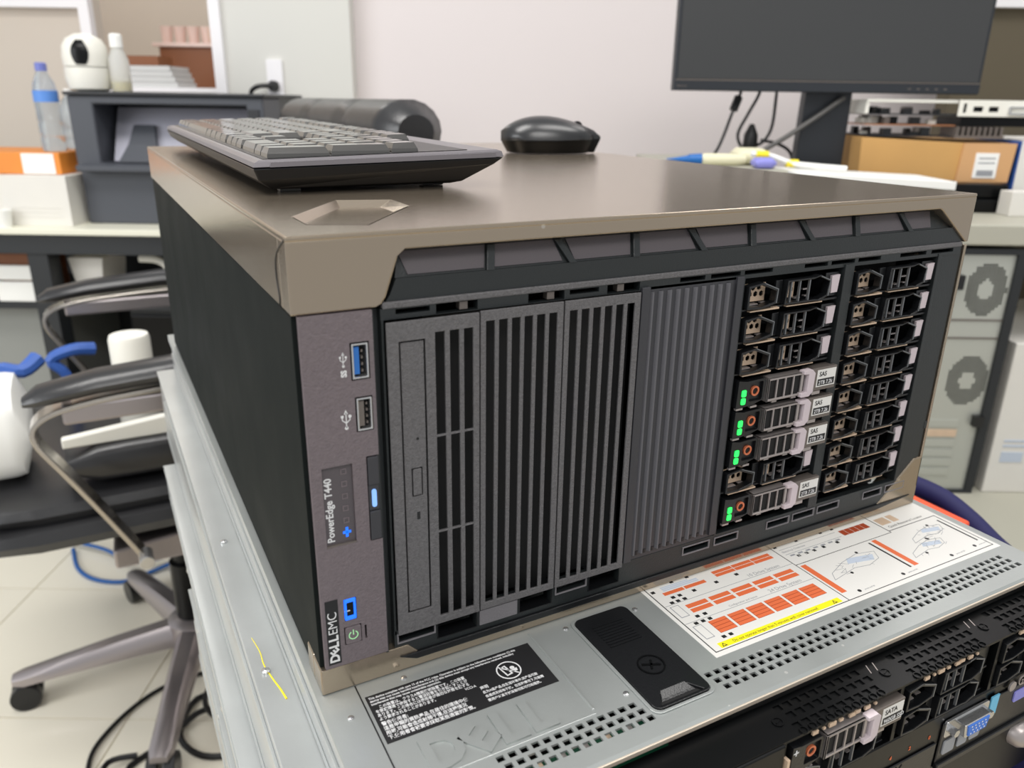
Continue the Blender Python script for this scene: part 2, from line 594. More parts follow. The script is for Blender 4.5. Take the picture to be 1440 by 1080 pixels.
usb_mark(20, 139.0, .82)
usb_mark(20.2, 167.6, .6)
T.text('usb_letters', 'SS', white_print, (21.3, -0.75, 162.6), 3.4, u=(0, 0, 1), v=(-1, 0, 0), bold=0.15)
nm = T.part('name_plate', MB().box(7.6, 21.4, 0.8, 2.8, 81, 121.4), trough_grey, label='recessed name plate')
T.text('lettering', 'PowerEdge T440', white_print, (11.6, 0.8, 83), 4.7, u=(0, 0, 1), v=(-1, 0, 0), bold=0.11, sx=1.0, parent=nm)
T.part('plate_sill', MB().box(7.6, 21.4, -0.4, 2.8, 79.5, 81.8), dark_silver, parent=nm)
cr = MB().box(15.6, 19.4, 0.5, 0.9, 86.3, 87.5).box(16.9, 18.1, 0.5, 0.9, 84.4, 89.4)
T.part('health_light', cr, led_blue, parent=nm, label='blue cross-shaped health light')
for k in range(5):
    zc = 93 + k * 6.2
    T.part('status_icon', MB().rects(16.2, 18.9, zc - 1.4, zc + 1.4, [(16.7, 18.4, zc - .9, zc + .9)], 0.55, 0.9), panel_grey, parent=nm)
lt = T.part('latch', MB().box(28.4, 33.6, -1.4, 4, 80.5, 95.4).box(28.4, 33.6, -1.4, 4, 109, 123).box(28.4, 33.6, -0.4, 4, 95.4, 109), slat_grey, bevel=0.5, label='bezel release latch beside the name plate')
T.part('latch_light', MB().plate(rrect(29.8, 32, 97.5, 106.5, 1), [], -1.0, 0, 'y'), led_pale, parent=lt, label='pale blue light')
b_ = T.part('id_button', MB().rects(13.5, 19.1, 39.9, 51.5, [(14.6, 18, 42, 49.6)], -1.0, 3), led_blue, bevel=0.4, label='identification button ringed in blue light')
T.part('button_face', MB().box(14.7, 17.9, -0.4, 3, 42.1, 49.5), gloss_black, parent=b_)
T.text('button_mark', 'i', white_print, (16.0, -0.6, 44.6), 4, bold=.15, parent=b_, u=(0, 0, 1), v=(-1, 0, 0))
b_ = T.part('power_button', MB().plate(rrect(13.1, 20.8, 26.4, 35.8, 1), [], -1.0, 3, 'y'), panel_grey, bevel=0.4, label='square power button with green power symbol')
ring = MB()
for k in range(22):
    a0, a1 = math.radians(120 + k * 300 / 22 - 0), math.radians(120 + (k + 1) * 300 / 22)
    P0 = [(16.95 + r * math.cos(a), 31 + r * math.sin(a)) for r, a in ((1.9, a0), (2.4, a0), (2.4, a1), (1.9, a1))]
    ring.plate(P0, [], -1.15, -1.0)
ring.box(16.7, 17.2, -1.15, -1.0, 31.2, 34)
T.part('power_symbol', ring, mat('power_green', (150, 205, 150), 0.5, emit=0.4), parent=b_)
# maker's wordmark, reading upwards
lg = T.part('wordmark_plate', MB().box(4.2, 10.4, -0.75, -0.6, 17, 53.2), ink)


def wordmark(th, parent, m, org, u, v, size, ext):
    U, V = Vector(u), Vector(v)
    pos = 0.0
    o = Vector(org)
    for ch, wd, tilt in (('D', 0.78, 0), ('E', 0.55, 1), ('L', 0.58, 0), ('L', 0.6, 0)):
        uu, vv, pp = U, V, o + U * pos * size
        if tilt:
            a = math.radians(38)
            uu = U * math.cos(a) + V * math.sin(a)
            vv = -U * math.sin(a) + V * math.cos(a)
            pp = pp + U * 0.24 * size - V * 0.06 * size
        th.text('letter', ch, m, pp, size * (0.86 if tilt else 1), u=uu, v=vv, bold=0.035 * size, parent=parent, ext=ext)
        pos += wd
    return o + U * pos * size


e = wordmark(T, lg, white_print, (9.4, -0.76, 18.0), (0, 0, 1), (-1, 0, 0), 6.4, 0.06)
T.text('letter', 'EMC', white_print, e, 6.4, u=(0, 0, 1), v=(-1, 0, 0), parent=lg, bold=-0.02)
# upper trough of the bezel with inset panels and leaning ribs
tr = MB()
tr.loft([[(50, 9, 216), (407, 9, 216), (407, 14, 216), (50, 14, 216)], [(46, 3, 203), (428, 3, 203), (428, 14, 203), (46, 14, 203)]])
tr.plate([(39, 190.5), (436, 190.5), (436, 194), (427, 203), (46, 203), (43, 196)], [], 1.5, 14)
T.part('upper_trough', tr, bezel_black)
xs = [(50.5, 90), (95, 129), (136, 171.5), (177, 211), (217, 250), (256, 291.5), (297.5, 333), (339, 376.5), (383, 405)]
for k, (a, b) in enumerate(xs):
    s0 = -3 if k % 2 else 0
    def yy(z): return 3 + 6 * (z - 203) / 13 - 0.5
    la, lb = (2.5 if k % 2 == 0 else -2), (-2 if k % 2 == 0 else 2.5)
    top = [(a + la * -0.6, yy(213.6), 213.6), (b + lb * -0.6, yy(213.6), 213.6)]
    bot = [(b + lb * .6, yy(204), 204), (a + la * .6, yy(204), 204)]
    T.part('inset_panel', MB().loft([top + bot, [(p[0], p[1] + 0.9, p[2]) for p in top + bot]]), trough_grey)
for k in range(len(xs) - 1):
    x = (xs[k][1] + xs[k + 1][0]) / 2
    ln = 3.2 if k % 2 else -1.2
    T.part('rib', MB().loft([[(x - 2 - ln, 5.5, 214), (x + 2 - ln, 5.5, 214), (x + 2 - ln, 9, 214), (x - 2 - ln, 9, 214)],
                             [(x - 2 + ln, .8, 203), (x + 2 + ln, .8, 203), (x + 2 + ln, 5, 203), (x - 2 + ln, 5, 203)]]), bezel_black, bevel=0.3)
T.part('ledge', MB().box(39, 436, 0.2, 6, 190.2, 193.2), vent_grey, bevel=0.5)
# slotted frame above and below the cover panels and bays
ptop = ((64, 84.5), (111, 131), (156, 176))
tops = [(45, 61), (64, 84.5), (111, 131), (134, 151), (156, 176), (202, 219), (223, 244), (247, 268), (293, 312), (315, 335), (338, 358), (376, 401), (406, 428)]
bots = [(39.5, 60), (61, 84), (109, 130), (132, 152.5), (154, 175.5), (222, 243), (247, 266.5), (291, 311), (314, 334), (337, 358), (382, 401), (405, 425)]
T.part('upper_slot_strip', MB().rects(38, 436, 185.2, 190.4, [(a, b, (185.5 if (a, b) in ptop else 187.4), (190.1 if (a, b) in ptop else 189.7)) for a, b in tops], 0.6, 6), bezel_black, bevel=0.25)
deep = (1, 2, 4)
T.part('lower_slot_strip', MB().rects(38, 436, 9, 24.5, [(a + .6, b - .6, (12 if k in deep else 17.2), (24.5 if k in deep else 21.6)) for k, (a, b) in enumerate(bots)], 0.5, 5), bezel_black, bevel=0.3)
for k, (a, b) in enumerate(bots):
    if k not in deep:
        T.part('slot_rim', MB().rects(a - .2, b + .2, 16.4, 22.4, [(a + .6, b - .6, 17.2, 21.6)], -0.1, 1), rim_grey, bevel=0.25)  # bevel highlight put into the paler rim colour
    else:
        T.part('clip_pocket', MB().rects(a, b, 12, 24.4, [(a + .5, b - .5, 12.6, 24)], 0.2, 9), black)
T.part('plain_block', MB().box(85.2, 107.8, -0.4, 1, 12.5, 21.8), rim_grey, bevel=0.4)
T.part('cover_seam', MB().tube([(-0.15, 2, 222), (-0.15, 12, 217.5), (-0.15, 19.5, 212), (-0.15, 21, 204), (-0.15, 18, 196), (-0.15, 19, 191.5)], .35, 6, 3), ink)
T.part('lower_ledge', MB().loft([[(49, -1.2, 5.2), (396, -1.2, 5.2), (396, 8, 5.2), (49, 8, 5.2)], [(40, -1.0, 9), (434, -1.0, 9), (434, 8, 9), (40, 8, 9)]]), black, bevel=0.4)
for k, (a, b) in enumerate([(84, 93), (130, 139), (171, 180)]):
    T.part('clip', MB().box(a - 8, a - 4, 2, 6, 186, 189.5), dark_silver)
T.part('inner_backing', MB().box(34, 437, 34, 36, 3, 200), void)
T.part('inner_frame', MB().box(33, 34.5, -0.4, 30, 14, 190).box(34.5, 38.2, 5, 30, 14, 190).box(38.2, 39.4, 0.5, 30, 22, 186), bezel_black, bevel=0.2)
# right end of the bezel
T.part('bezel_end', MB().box(415.5, 437.5, 1, 20, 24, 187).box(436, 439.4, 2, 20, 22, 192).box(436, 440.5, 0.6, 3, 60, 66), bezel_black, bevel=0.6)
# optical drive cover
oc = MB().rects(39.6, 84.2, 23, 184.6, [(45, 57.5, 34.6, 175.6)] + [(x, x + 4.7, z0, z1) for x in (62.2, 69.4, 76.4) for z0, z1 in ((27.5, 76), (77.0, 127), (128.0, 178))], -2.0, -0.6)
c = T.part('optical_bay_cover', oc, vent_grey, bevel=0.25, label='textured cover with optical drive front and three vent columns')
od = T.part('optical_drive_front', MB().rects(45.8, 56.7, 35.4, 174.8, [(49.2, 54.6, 98.5, 113.3)], -1.7, 2), vent_grey, parent=c, bevel=0.2)
T.part('eject_button', MB().box(49.8, 54.0, -1.9, 1, 99.1, 112.7), vent_grey, parent=c, bevel=0.2)
T.part('pin_hole', MB().cyl((52.6, -1.75, 128), 0.7, 0, 0.5, 12, 'y'), ink, parent=c)
T.part('activity_window', MB().box(51.2, 52.8, -1.75, -1.5, 86, 90), ink, parent=c)
# two ventilated covers
for x0, x1 in ((85, 129.6), (130.4, 175.6)):
    wv = (x1 - x0 - 4) / 6
    T.part('vented_cover', MB().rects(x0, x1, 23, 185, [(x0 + 2.8 + wv * k, x0 + 2.8 + wv * k + 4.6, 27, 180) for k in range(6)], -1.6, -0.4), vent_grey, bevel=0.25)
T.part('vent_shade_sheet', MB().box(60, 176, 8, 9, 24, 184), void)  # dark sheet standing in for the unlit inside behind the slots
# ribbed blank cover
sc = T.part('ribbed_cover', MB().box(176.8, 246, 0.6, 6, 24.5, 187).box(176.8, 182, -1, 2, 24.5, 187).box(241, 246, -1, 2, 26, 187), slat_grey, bevel=0.3, label='dark ribbed blank cover')
for k in range(10):
    x = 184 + k * 5.75
    T.part('rib', MB().loft([[(x - 1.5, .8, 28), (x - .35, -1, 28), (x + .35, -1, 28), (x + 1.5, .8, 28)], [(x - 1.5, .8, 184), (x - .35, -1, 184), (x + .35, -1, 184), (x + 1.5, .8, 184)]]), slat_ridge_lit, parent=sc)
    T.part('rib_slot', MB().box(x + 2, x + 3.6, 0.3, 0.7, 27, 29.5), ink, parent=sc)


# ------------------------------------------------------------------ drive carriers and blanks (used by both servers)
def hexwin(x, z, w_, h):
    return [(x, z), (x + w_ * .45, z - 0.6), (x + w_, z + 1.6), (x + w_ + .5, z + h - 4.5), (x + w_ * .5, z + h), (x, z + h - 1.4)]


def shrink(poly, d):
    cx = sum(p[0] for p in poly) / len(poly)
    cz = sum(p[1] for p in poly) / len(poly)
    out = []
    for x, z in poly:
        out.append((x + (d if x < cx else -d), z + (d if z < cz else -d)))
    return out


cache = {}


def inst(th, me, name, loc, parent=None, label=None):
    o = bpy.data.objects.new(name, me)
    COL.objects.link(o)
    o.parent = parent or th.ob
    o.location = loc
    if label:
        o['label'] = label
    return o


class Proto:
    """meshes built once at the millimetre origin and placed again and again"""
    def __init__(s, mb, m, smooth=False):
        th = Thing.__new__(Thing)
        th.o = Vector((0, 0, 0))
        s.me = th.mesh(mb, 'shared', m, smooth)

    def put(s, th, name, x, y, z, parent=None, label=None, bevel=0):
        o = bpy.data.objects.new(name, s.me)
        COL.objects.link(o)
        if name == 'spring_clip':
            o['kind'] = 'stuff'
        if parent is None:
            o.parent = th.ob
            o.location = (Vector((x, y, z)) - th.o) / 1000
        else:
            o.parent = parent
            o.location = (Vector((x, y, z)) - th.o) / 1000 - parent.location
        if label:
            o['label'] = label
        bev(o, bevel)
        return o


def blank_frame():
    m = MB()
    a = hexwin(1, -16.6, 22, 14.6)
    b = [(29.5, -16.6), (54, -16.6), (58, -17), (64.5, -14.6), (65.5, -5), (56.5, -1.4), (52, -2.4), (30.5, -2.6)]
    m.plate(a, [shrink(a, 1.3)], -2.4, 2.6)
    m.plate(b, [shrink(b, 1.0)], -2.4, 2.6)
    m.box(24.6, 29.8, 1.2, 3, -16.4, -2.6)
    m.box(66, 77.5, 2.5, 12, -16.6, -2)
    m.box(0.5, 77.5, 1.5, 14, -18.6, -17.2)
    return m


bars_ = MB()
for x in (33.5, 40.4, 48.2):
    bars_.box(x, x + .8, -1.9, -0.4, -16, -3)
bars_.plate([(63.7, -14.4), (64.5, -14.4), (65.2, -5), (56.6, -1.9), (56.6, -2.5), (64.5, -5.4)], [], -2.6, -2.2)
bars_.plate([(22.2, -14.6), (22.9, -14.6), (23.3, -6.4), (12.2, -2.1), (12.2, -2.6), (22.7, -6.8)], [], -2.6, -2.2)
P_bars = Proto(bars_, mat('bar_grey', (118, 120, 122), .3, .4))  # paler grey puts edge highlights into the bars and end-frame lines


P_blank = Proto(blank_frame(), black)
P_tab = Proto(MB().plate([(70.5, -14.2), (75.8, -14.0), (76.6, -3.4), (69.8, -3.8)], [], 1.0, 3), pinkish)
bp = MB().plate([(3.2, -14), (19.5, -14), (19.5, -3.6), (3.2, -3.6)], [ngon(x, z, 1.75, 6, PI / 6) for x, z in ((5.8, -6), (10.2, -6), (14.6, -6), (8, -9.8), (12.4, -9.8), (16.8, -9.8))], 4.2, 4.8)
bp.plate([(31, -14.4), (42.5, -14.4), (42.5, -3.6), (31, -3.6)], [ngon(x, z, 1.75, 6, PI / 6) for x, z in ((33.5, -6), (37.9, -6), (35.7, -9.8), (40.1, -9.8))], 4.2, 4.8)
P_tan = Proto(bp, tan_plate)
P_strip = Proto(MB().loft([[(5, -.6, -18.9), (27, -1, -18.6), (27, 2, -18.2), (5, 2, -18.6)], [(6, -.6, -18.0), (27, -1, -17.7), (27, 2, -17.7), (6, 2, -18)]][:2]).box(5, 27, -.8, 1.5, -18.8, -18.1).box(33, 62, -.8, 1.5, -18.4, -17.7), tan_plate)
P_bits = Proto(MB().box(6, 13, 2, 5, -15.6, -14.9).box(16, 20, 3, 5, -15.2, -14.6).box(41.5, 46, 2, 5, -15, -14.4).box(50, 55, 4, 6, -11, -10.2).box(49.5, 52.5, 2, 4, -14.4, -13.8), silver)


def blank(th, x, y, z, tan=True):
    f = P_blank.put(th, 'drive_blank', x, y, z, bevel=0.3)
    P_bars.put(th, 'window_bars', x, y, z, parent=f)
    if tan:
        P_tab.put(th, 'release_tab', x, y, z, parent=f, label='pale grey tab')
    P_bits.put(th, 'spring_clip', x, y, z, parent=f)
    if tan:
        P_tan.put(th, 'perforated_plate', x, y, z, parent=f, label='tan perforated plate')
        P_strip.put(th, 'tan_strip', x, y, z, parent=f)


body = MB().plate([(1, -18), (4, -18.4), (14, -17.8), (22, -15.5), (23, -4), (21, -2.2), (8, -2.6), (1.5, -1.4)], [rrect(10.5, 20.8, -15.4, -3.8, .8, 2)], -1.6, 13)
body.box(10.5, 20.8, 0.2, 12, -15.4, -3.8).box(23, 80, 4, 13, -18, -3)
P_body = Proto(body, black)
gr = MB().rects(23.6, 53, -17.6, -3.0, [(25.2 + k * 6.7, 31.0 + k * 6.7, -16.2, -4.4) for k in range(4)], -2.6, -1.4)
gr.box(23.6, 53, -2.6, 4, -3.6, -3).box(23.6, 53, -2.6, 4, -17.6, -17)
gr.box(23.6, 25, -2.6, 6, -17.6, -3)
P_grille = Proto(gr, silver)
P_well = Proto(MB().box(24, 55, -1.3, 3, -17, -3.6), void)
P_latch = Proto(MB().plate([(50.5, -18.6), (57.5, -18.8), (60.5, -16.4), (60.8, -4.2), (58, -1.6), (51, -1.8), (51, -4), (55.4, -4.4), (55.2, -15.8), (50.5, -16)], [], -4.4, 0), pinkish)
P_side = Proto(MB().box(58, 81.5, -2.4, 5, -17, -2.2), dark_silver)
P_sticker = Proto(MB().box(64.5, 80.6, -2.6, -2.4, -14.6, -3.6), label_white)
P_stickerb = Proto(MB().box(65.4, 79.8, -2.7, -2.5, -13.8, -9.6), ink)
P_hole = Proto(MB().cyl((15.6, 0.1, -9.6), 2.3, -0.5, 0.6, 14, 'y'), void)
P_ring = Proto(MB().lathe((15.6, 0, -9.6), [(2.0, -1.0), (3.1, -1.0), (3.1, 1), (2.0, 1)], 20, 'y', True), orange_ring)
P_led = Proto(MB().plate(rrect(4.2, 7.6, -11.6, -7.4, .8, 2), [], -2.1, -1.2), led_green)
P_ledd = Proto(MB().plate(rrect(4.2, 7.6, -16.4, -12.4, .8, 2), [], -2.1, -1.2), led_green)
P_feet = Proto(MB().box(30, 34, -1, 2, -19.4, -18).box(46, 50, -1, 2, -19.4, -18).box(63, 70, -1.5, 2, -19.8, -17.6).box(2, 7, -1, 1, -20, -18.8).box(13, 18, -1, 1, -20, -18.8), silver)


def carrier(th, x, y, z, l1='SAS', l2='2TB 7.2k', leds=True):
    f = P_body.put(th, 'drive_carrier', x, y, z, bevel=0.3, label='hot-swap drive carrier with silver grille handle')
    P_grille.put(th, 'grille_handle', x, y, z, parent=f, bevel=0.25, label='silver grille handle')
    P_well.put(th, 'grille_backing', x, y, z, parent=f)
    P_latch.put(th, 'latch', x, y, z, parent=f, bevel=0.4, label='pale latch')
    P_side.put(th, 'handle_end', x, y, z, parent=f, bevel=0.4)
    P_ring.put(th, 'release_button', x, y, z, parent=f, label='orange ring button')
    P_hole.put(th, 'button_recess', x, y, z, parent=f)
    if leds:
        P_led.put(th, 'status_light', x, y, z, parent=f, label='green light')
        P_ledd.put(th, 'status_light', x, y, z, parent=f, label='green light')
    P_feet.put(th, 'spring_clip', x, y, z, parent=f)
    st = P_sticker.put(th, 'sticker', x, y, z, parent=f)
    pb = P_stickerb.put(th, 'sticker_band', x, y, z, parent=f)
    for s_, zz, sz, m_ in ((l1, -7.8, 4.2, ink), (l2, -13.1, 3.5, white_print)):
        me = text_mesh(s_, sz, 0.04, 0.03, 0.95)
        me.materials.append(m_)
        for q in me.vertices:
            q.co = Vector((q.co.x + 66.2, -2.76 - q.co.z, q.co.y + zz)) / 1000
        o = bpy.data.objects.new('print', me)
        COL.objects.link(o)
        o.parent = f


for k in range(8):
    z = 184.5 - 19.1 * k
    if k in (3, 4, 5, 7):
        carrier(T, 248, -1, z)
    else:
        blank(T, 248, 0, z)
    blank(T, 335.5, 0, z)
T.part('bay_divider', MB().box(326.5, 334.5, -0.5, 30, 24, 187).box(245.8, 247.6, 0, 30, 24, 187).box(413.5, 416, 0, 30, 24, 187), bezel_black, bevel=0.3)
for k in range(9):
    T.part('guide_rail', MB().box(247.6, 326.5, 3, 28, 184.6 - 19.1 * k, 185.4 - 19.1 * k).box(334.5, 413.5, 3, 28, 184.6 - 19.1 * k, 185.4 - 19.1 * k), black)

# ------------------------------------------------------------------ the rack servers underneath
R = Thing('rack_server', 'open-label silver steel rack server directly under the tower server', 'server', o=(220, 300, -46), group=None)
R.ob['label'] = 'steel rack server directly under the tower, stickers on its lid'
LZ = -0.3
hl = [(57 + 6 * k, 60.6 + 6 * k, y, y + 3.2) for k in range(14) for y in (-75.4, -80.6, -85.8)]
hl = [(a + (0 if y > -78 else (1.5 if y > -82 else 3)), b + (0 if y > -78 else (1.5 if y > -82 else 3)), y, yb) for a, b, y, yb in hl]
hr = [(178 + 6 * k + o_, 181.8 + 6 * k + o_, y, y + 3.0) for k in range(42) for y, o_ in ((-75.6, 0), (-80.9, 1.6), (-86.2, 3.2))]


def lid():
    m = MB()
    xa, xb = -3, 447
    m.box(xa, xb, -70, 700, LZ - 1.2, LZ)
    ys = [(-91, -88)]
    # three bands of holes, one strip at a time
    rows = [(-75.6 - .0, -72.4), (-80.9, -77.7), (-86.2, -83.0)]
    edges = [-70]
    for (lo, hi), off in zip(rows, (0, 1.6, 3.2)):
        m.box(xa, xb, hi, edges[-1], LZ - 1.2, LZ)
        xs_ = [(58 + 6 * k + off, 61.8 + 6 * k + off) for k in range(13)] + [(178 + 6 * k + off, 181.8 + 6 * k + off) for k in range(42)]
        us = [xa] + [v for p in xs_ for v in p] + [xb]
        m.grid(us, [lo, hi], lambda i, j: i % 2 == 0, LZ - 1.2, LZ, 'z')
        edges.append(lo)
    m.box(xa, xb, -95.5, edges[-1], LZ - 1.2, LZ)
    m.loft([[(xa, -95.5, LZ), (xb, -95.5, LZ), (xb, -95.5, LZ - 1.2), (xa, -95.5, LZ - 1.2)], [(xa, -97.2, LZ - 1.4), (xb, -97.2, LZ - 1.4), (xb, -96.5, LZ - 3.4), (xa, -96.5, LZ - 3.4)]])
    return m


R.part('lid', lid(), steel, label='galvanised lid with three rows of square vent holes')
R.part('lid_edge', MB().box(-3, 447, -97.9, -96.9, LZ - 3.6, LZ - 1.0), mat('lid_edge_tan', (214, 200, 182), .35, .4), bevel=0.3, label='pale tan front edge of the lid')
e1 = MB()
e1.box(-3, -1.4, -95, 700, -8, LZ - 1.2).box(445.4, 447, -95, 700, -8, LZ - 1.2)
R.part('lid_flange', MB().box(-3, -1.4, -95, 700, -8, LZ - 1.2), steel_side, bevel=0.5)
R.part('lid_flange', MB().box(445.4, 447, -95, 700, -8, LZ - 1.2), steel_side, bevel=0.5)
R.part('lid_press_ridge', MB().bar((113.5, -3, LZ), (113.5, -68, LZ), 1.6, 1.2), steel, bevel=0.5)
R.part('lid_press_ridge', MB().bar((113.5, -70.2, LZ), (17, -70.2, LZ), 1.0, .8), steel, bevel=0.3)
R.part('lid_seam', MB().box(15.8, 16.5, -95, 0, LZ, LZ + .15), ink)
R.part('side_wall', MB().box(-0.5, 1.2, -96, 700, -45, -8).box(443, 445, -96, 700, -45, -8).box(0, 445, 690, 700, -45, -3), steel_side)
R.part('side_rail', MB().box(-2.2, -0.5, -80, 690, -30, -21).box(-1.3, -.5, -96, 700, -44.8, -40), steel_side, bevel=0.4)
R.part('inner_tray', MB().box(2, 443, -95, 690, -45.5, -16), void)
gb = R.part('circuit_board', MB().box(50, 140, -93, -72, -12, -10.5), pcb, label='green circuit board seen through the vent holes')
for k in range(13):
    R.part('board_component', MB().box(56 + 6.2 * k, 59.4 + 6.2 * k, -88.5 + (k % 3) * 1.5, -82 + (k % 2) * 3, -10.5, -6), silver if k % 3 else tan_plate, parent=gb)
for k, (x, y) in enumerate(((134, -9), (179, -12), (134, -66), (40, -5.5), (8, -60), (8, -20))):
    R.part('rivet', MB().lathe((x, y, LZ), [(1.7, 0), (1.5, .5), (.6, .8)], 14), metal, smooth=True)
# embossed wordmark pressed into the lid
em = R.part('embossed_wordmark', MB().box(19, 109, -69, -45, LZ, LZ + 0.06), steel, label='maker wordmark pressed into the lid')
wordmark(R, em, steel, (29, -67.5, LZ + .3), (1, 0, 0), (0, 1, 0), 27, 0.7)
# regulatory label
fl_ = R.part('regulatory_label', MB().box(18, 109, -43.2, -10, LZ, LZ + .15), ink, label='black regulatory label with white print')
tz = LZ + .2
for s_, x, y, sz in (('This device complies with part 15 of the FCC rules. Operation is subject to the following two conditions: (1) this', 19.2, -12.8, 2.05),
                     ('device may not cause harmful interference and (2) this device must accept any interference received, including', 19.2, -14.9, 2.05),
                     ('interference that may cause undesirable operation.', 19.2, -17.0, 2.05),
                     ('この装置は、クラスA情報技術装置です。この装置', 22, -20.2, 2.5),
                     ('を家庭環境で使用すると電波妨害を引き起こすことが', 19.6, -22.8, 2.5),
                     ('あります。この場合には使用者が適切な対策を講ずる', 19.6, -25.4, 2.5),
                     ('よう要求されることがあります。', 19.6, -28, 2.5),
                     ('VCCI-A', 64, -28, 2.3),
                     ('警告使用者:', 19.6, -31.6, 2.9),
                     ('這是甲類的資訊產品,在居住的環境中使', 19.6, -34.7, 2.9),
                     ('用時,可能會造成射頻干擾,在這種情況', 19.6, -37.8, 2.9),
                     ('下,使用者會被要求採取某些適當的對策。', 19.6, -41, 2.9),
                     ('声明', 71, -31, 2.6),
                     ('此为A级产品,在生活环境中,该产品可能', 71, -34, 2.1),
                     ('会造成无线电干扰。在这种情况下,可能需', 71, -37, 2.1),
                     ('要用户对其干扰采取切实可行的措施。', 71, -40, 2.1)):
    R.text('print', s_, white_print, (x, y, tz), sz, v=(0, 1, 0), parent=fl_, ext=.02, bold=.04, sx=.86 if y > -18 else (.80 if y > -29 else .86))
nm_ = MB().plate(ngon(90, -24.5, 6.6, 32), [ngon(90, -24.5, 5.9, 32)], tz - .05, tz + .05, 'z')
nm_.bar((85.6, -20.2, tz), (94.4, -28.8, tz), .7, .1)
nm_.plate([(86, -21.5), (89.5, -20.5), (91, -27.5), (87.4, -28.3)], [[(86.8, -22), (88.9, -21.4), (90.1, -26.9), (88, -27.4)]], tz - .05, tz + .05, 'z')
nm_.plate(ngon(92.4, -23.6, 1.3, 12), [], tz - .05, tz + .05, 'z').plate([(91, -25), (94.5, -24.4), (94.3, -26.4), (91.6, -26.8)], [], tz - .05, tz + .05, 'z')
R.part('warning_symbol', nm_, white_print, parent=fl_)
# black lid latch
lm = MB().plate(rrect(139.5, 174.5, -83.5, -7, 4), [[(143.5, -82), (170, -82), (165, -75), (148, -75)]], LZ + .1, LZ + 1.6, 'z')
la = R.part('lid_latch', lm, black, bevel=0.4, label='black lid latch with round coin slot')
R.part('latch_rim', MB().plate(rrect(137.5, 176.5, -85.5, -5, 5), [rrect(139.3, 174.7, -83.7, -6.8, 4)], LZ, LZ + .9, 'z'), steel, parent=la, bevel=0.3)
R.part('finger_pocket', MB().box(143, 171, -82.4, -74.6, LZ, LZ + .15), void, parent=la)
R.part('pocket_lip', MB().loft([[(148, -75.2, LZ + 1.2), (165, -75.2, LZ + 1.2), (164, -73.8, LZ + 2.0), (149, -73.8, LZ + 2.0)], [(144, -81.8, LZ + .4), (146, -81.8, LZ + .4), (149, -76, LZ + 2), (147, -76, LZ + 2)]][:1] + [[(146, -79, LZ + .3), (167, -79, LZ + .3), (166, -78, LZ + .5), (147, -78, LZ + .5)]]), black, parent=la)
R.part('coin_slot', MB().plate(ngon(157, -56, 7.4, 28), [ngon(157, -56, 6.6, 28)], LZ + 1.5, LZ + 2.1, 'z').bar((152.5, -54, LZ + 1.8), (161.5, -58, LZ + 1.8), 1.3, .5).bar((155.2, -59, LZ + 1.8), (158.8, -53, LZ + 1.8), 1.1, .5), gloss_black, parent=la)
for k in range(9):
    R.part('grip_rib', MB().box(146, 166, -18 - k * 2.2, -17.1 - k * 2.2, LZ + 1.5, LZ + 2.1), black, parent=la)
# service label
sl = R.part('service_label', MB().box(192.5, 441, -66, 1, LZ, LZ + .12), label_white, label='large white service label with orange drive diagrams')


def pr(m, *r, z=0.0):
    mb_ = MB()
    for q in r:
        mb_.box(q[0], q[1], q[2], q[3], LZ + .12, LZ + .2 + z)
    return R.part('print', mb_, m, parent=sl, kind='stuff' if len(r) > 1 else None)


pr(ink, (195, 195.6, -62.8, 1), (195, 438, -62.8, -62.3), (298.2, 298.7, -62.5, 1), (298.2, 389.6, -21.2, -20.8), (389.3, 389.9, -21, 1), (437.4, 438, -62.8, -19), (389.3, 438, -19.4, -18.9))
pr(label_grey, (196, 298, -36.6, -36.3), (196, 298, -18.6, -18.3), (198, 204, -31, -20), (198, 204, -52, -40))
pr(label_white, (198.5, 203.5, -30.5, -20.5), (198.5, 203.5, -51.5, -40.5), z=.05)
pr(label_orange, (203, 218, -9.6, -6.8), (219, 235, -9.6, -6.8))
pr(label_blue_grey, (205, 232, -5.8, -4.6), (205, 232, -4.2, -3.0), (205, 226, -2.6, -1.6))
pr(label_orange, *[(244.5 + k * 16.2, 260 + k * 16.2, y, y + 2.7) for k in range(3) for y in (-8.2, -5)])
pr(label_orange, *[(207.5 + k * 17.4, 222.6 + k * 17.4, y, y + 3.4) for k in range(5) for y in (-30, -25.6)])
pr(label_dark_orange, *[(209 + k * 14.2, 221.4 + k * 14.2, -51.2, -40.2) for k in range(6)])
pr(label_orange, *[(209.2 + k * 14.2, 221.2 + k * 14.2, y, y + 2.4) for k in range(6) for y in (-51, -48.2, -45.4, -42.6)], z=.04)
pr(label_dark_orange, *[(357 + k * 5.2, 361.8 + k * 5.2, -9.6, -3.6) for k in range(5)])
pr(label_yellow, (200.5, 294, -61.4, -57.2))
pr(label_orange, (300.4, 304.6, -55.5, -23), (367, 371.2, -55.5, -22.6), z=.03)
pr(ink, (362.8, 364.3, -55.6, -23.6), (433, 434.4, -54.5, -24.5))
sq = [(205, -14), (210, -14), (221, -14), (201, -18), (205.5, -18), (210.5, -18), (239, -13.4), (256, -12.6), (206, -34.6), (211.5, -34.6), (201, -39.4), (206, -39.4), (211, -39.4), (207, -55.4), (212, -55.4), (308, -14.6), (315, -14.6), (322, -14.6), (331, -14.4), (344, -14.4),
      (300.6, -.5), (320, -.5), (343, -.5), (354, -.5), (197, -5), (226, -.8), (214, -.8)]
pr(ink, *[(x, x + 2.6, y, y + 2.2) for x, y in sq])
R.text('print', '1 2 3 4 5', label_white, (308.3, -14.4, LZ + .26), 2, v=(0, 1, 0), parent=sl, ext=.01, sx=2)
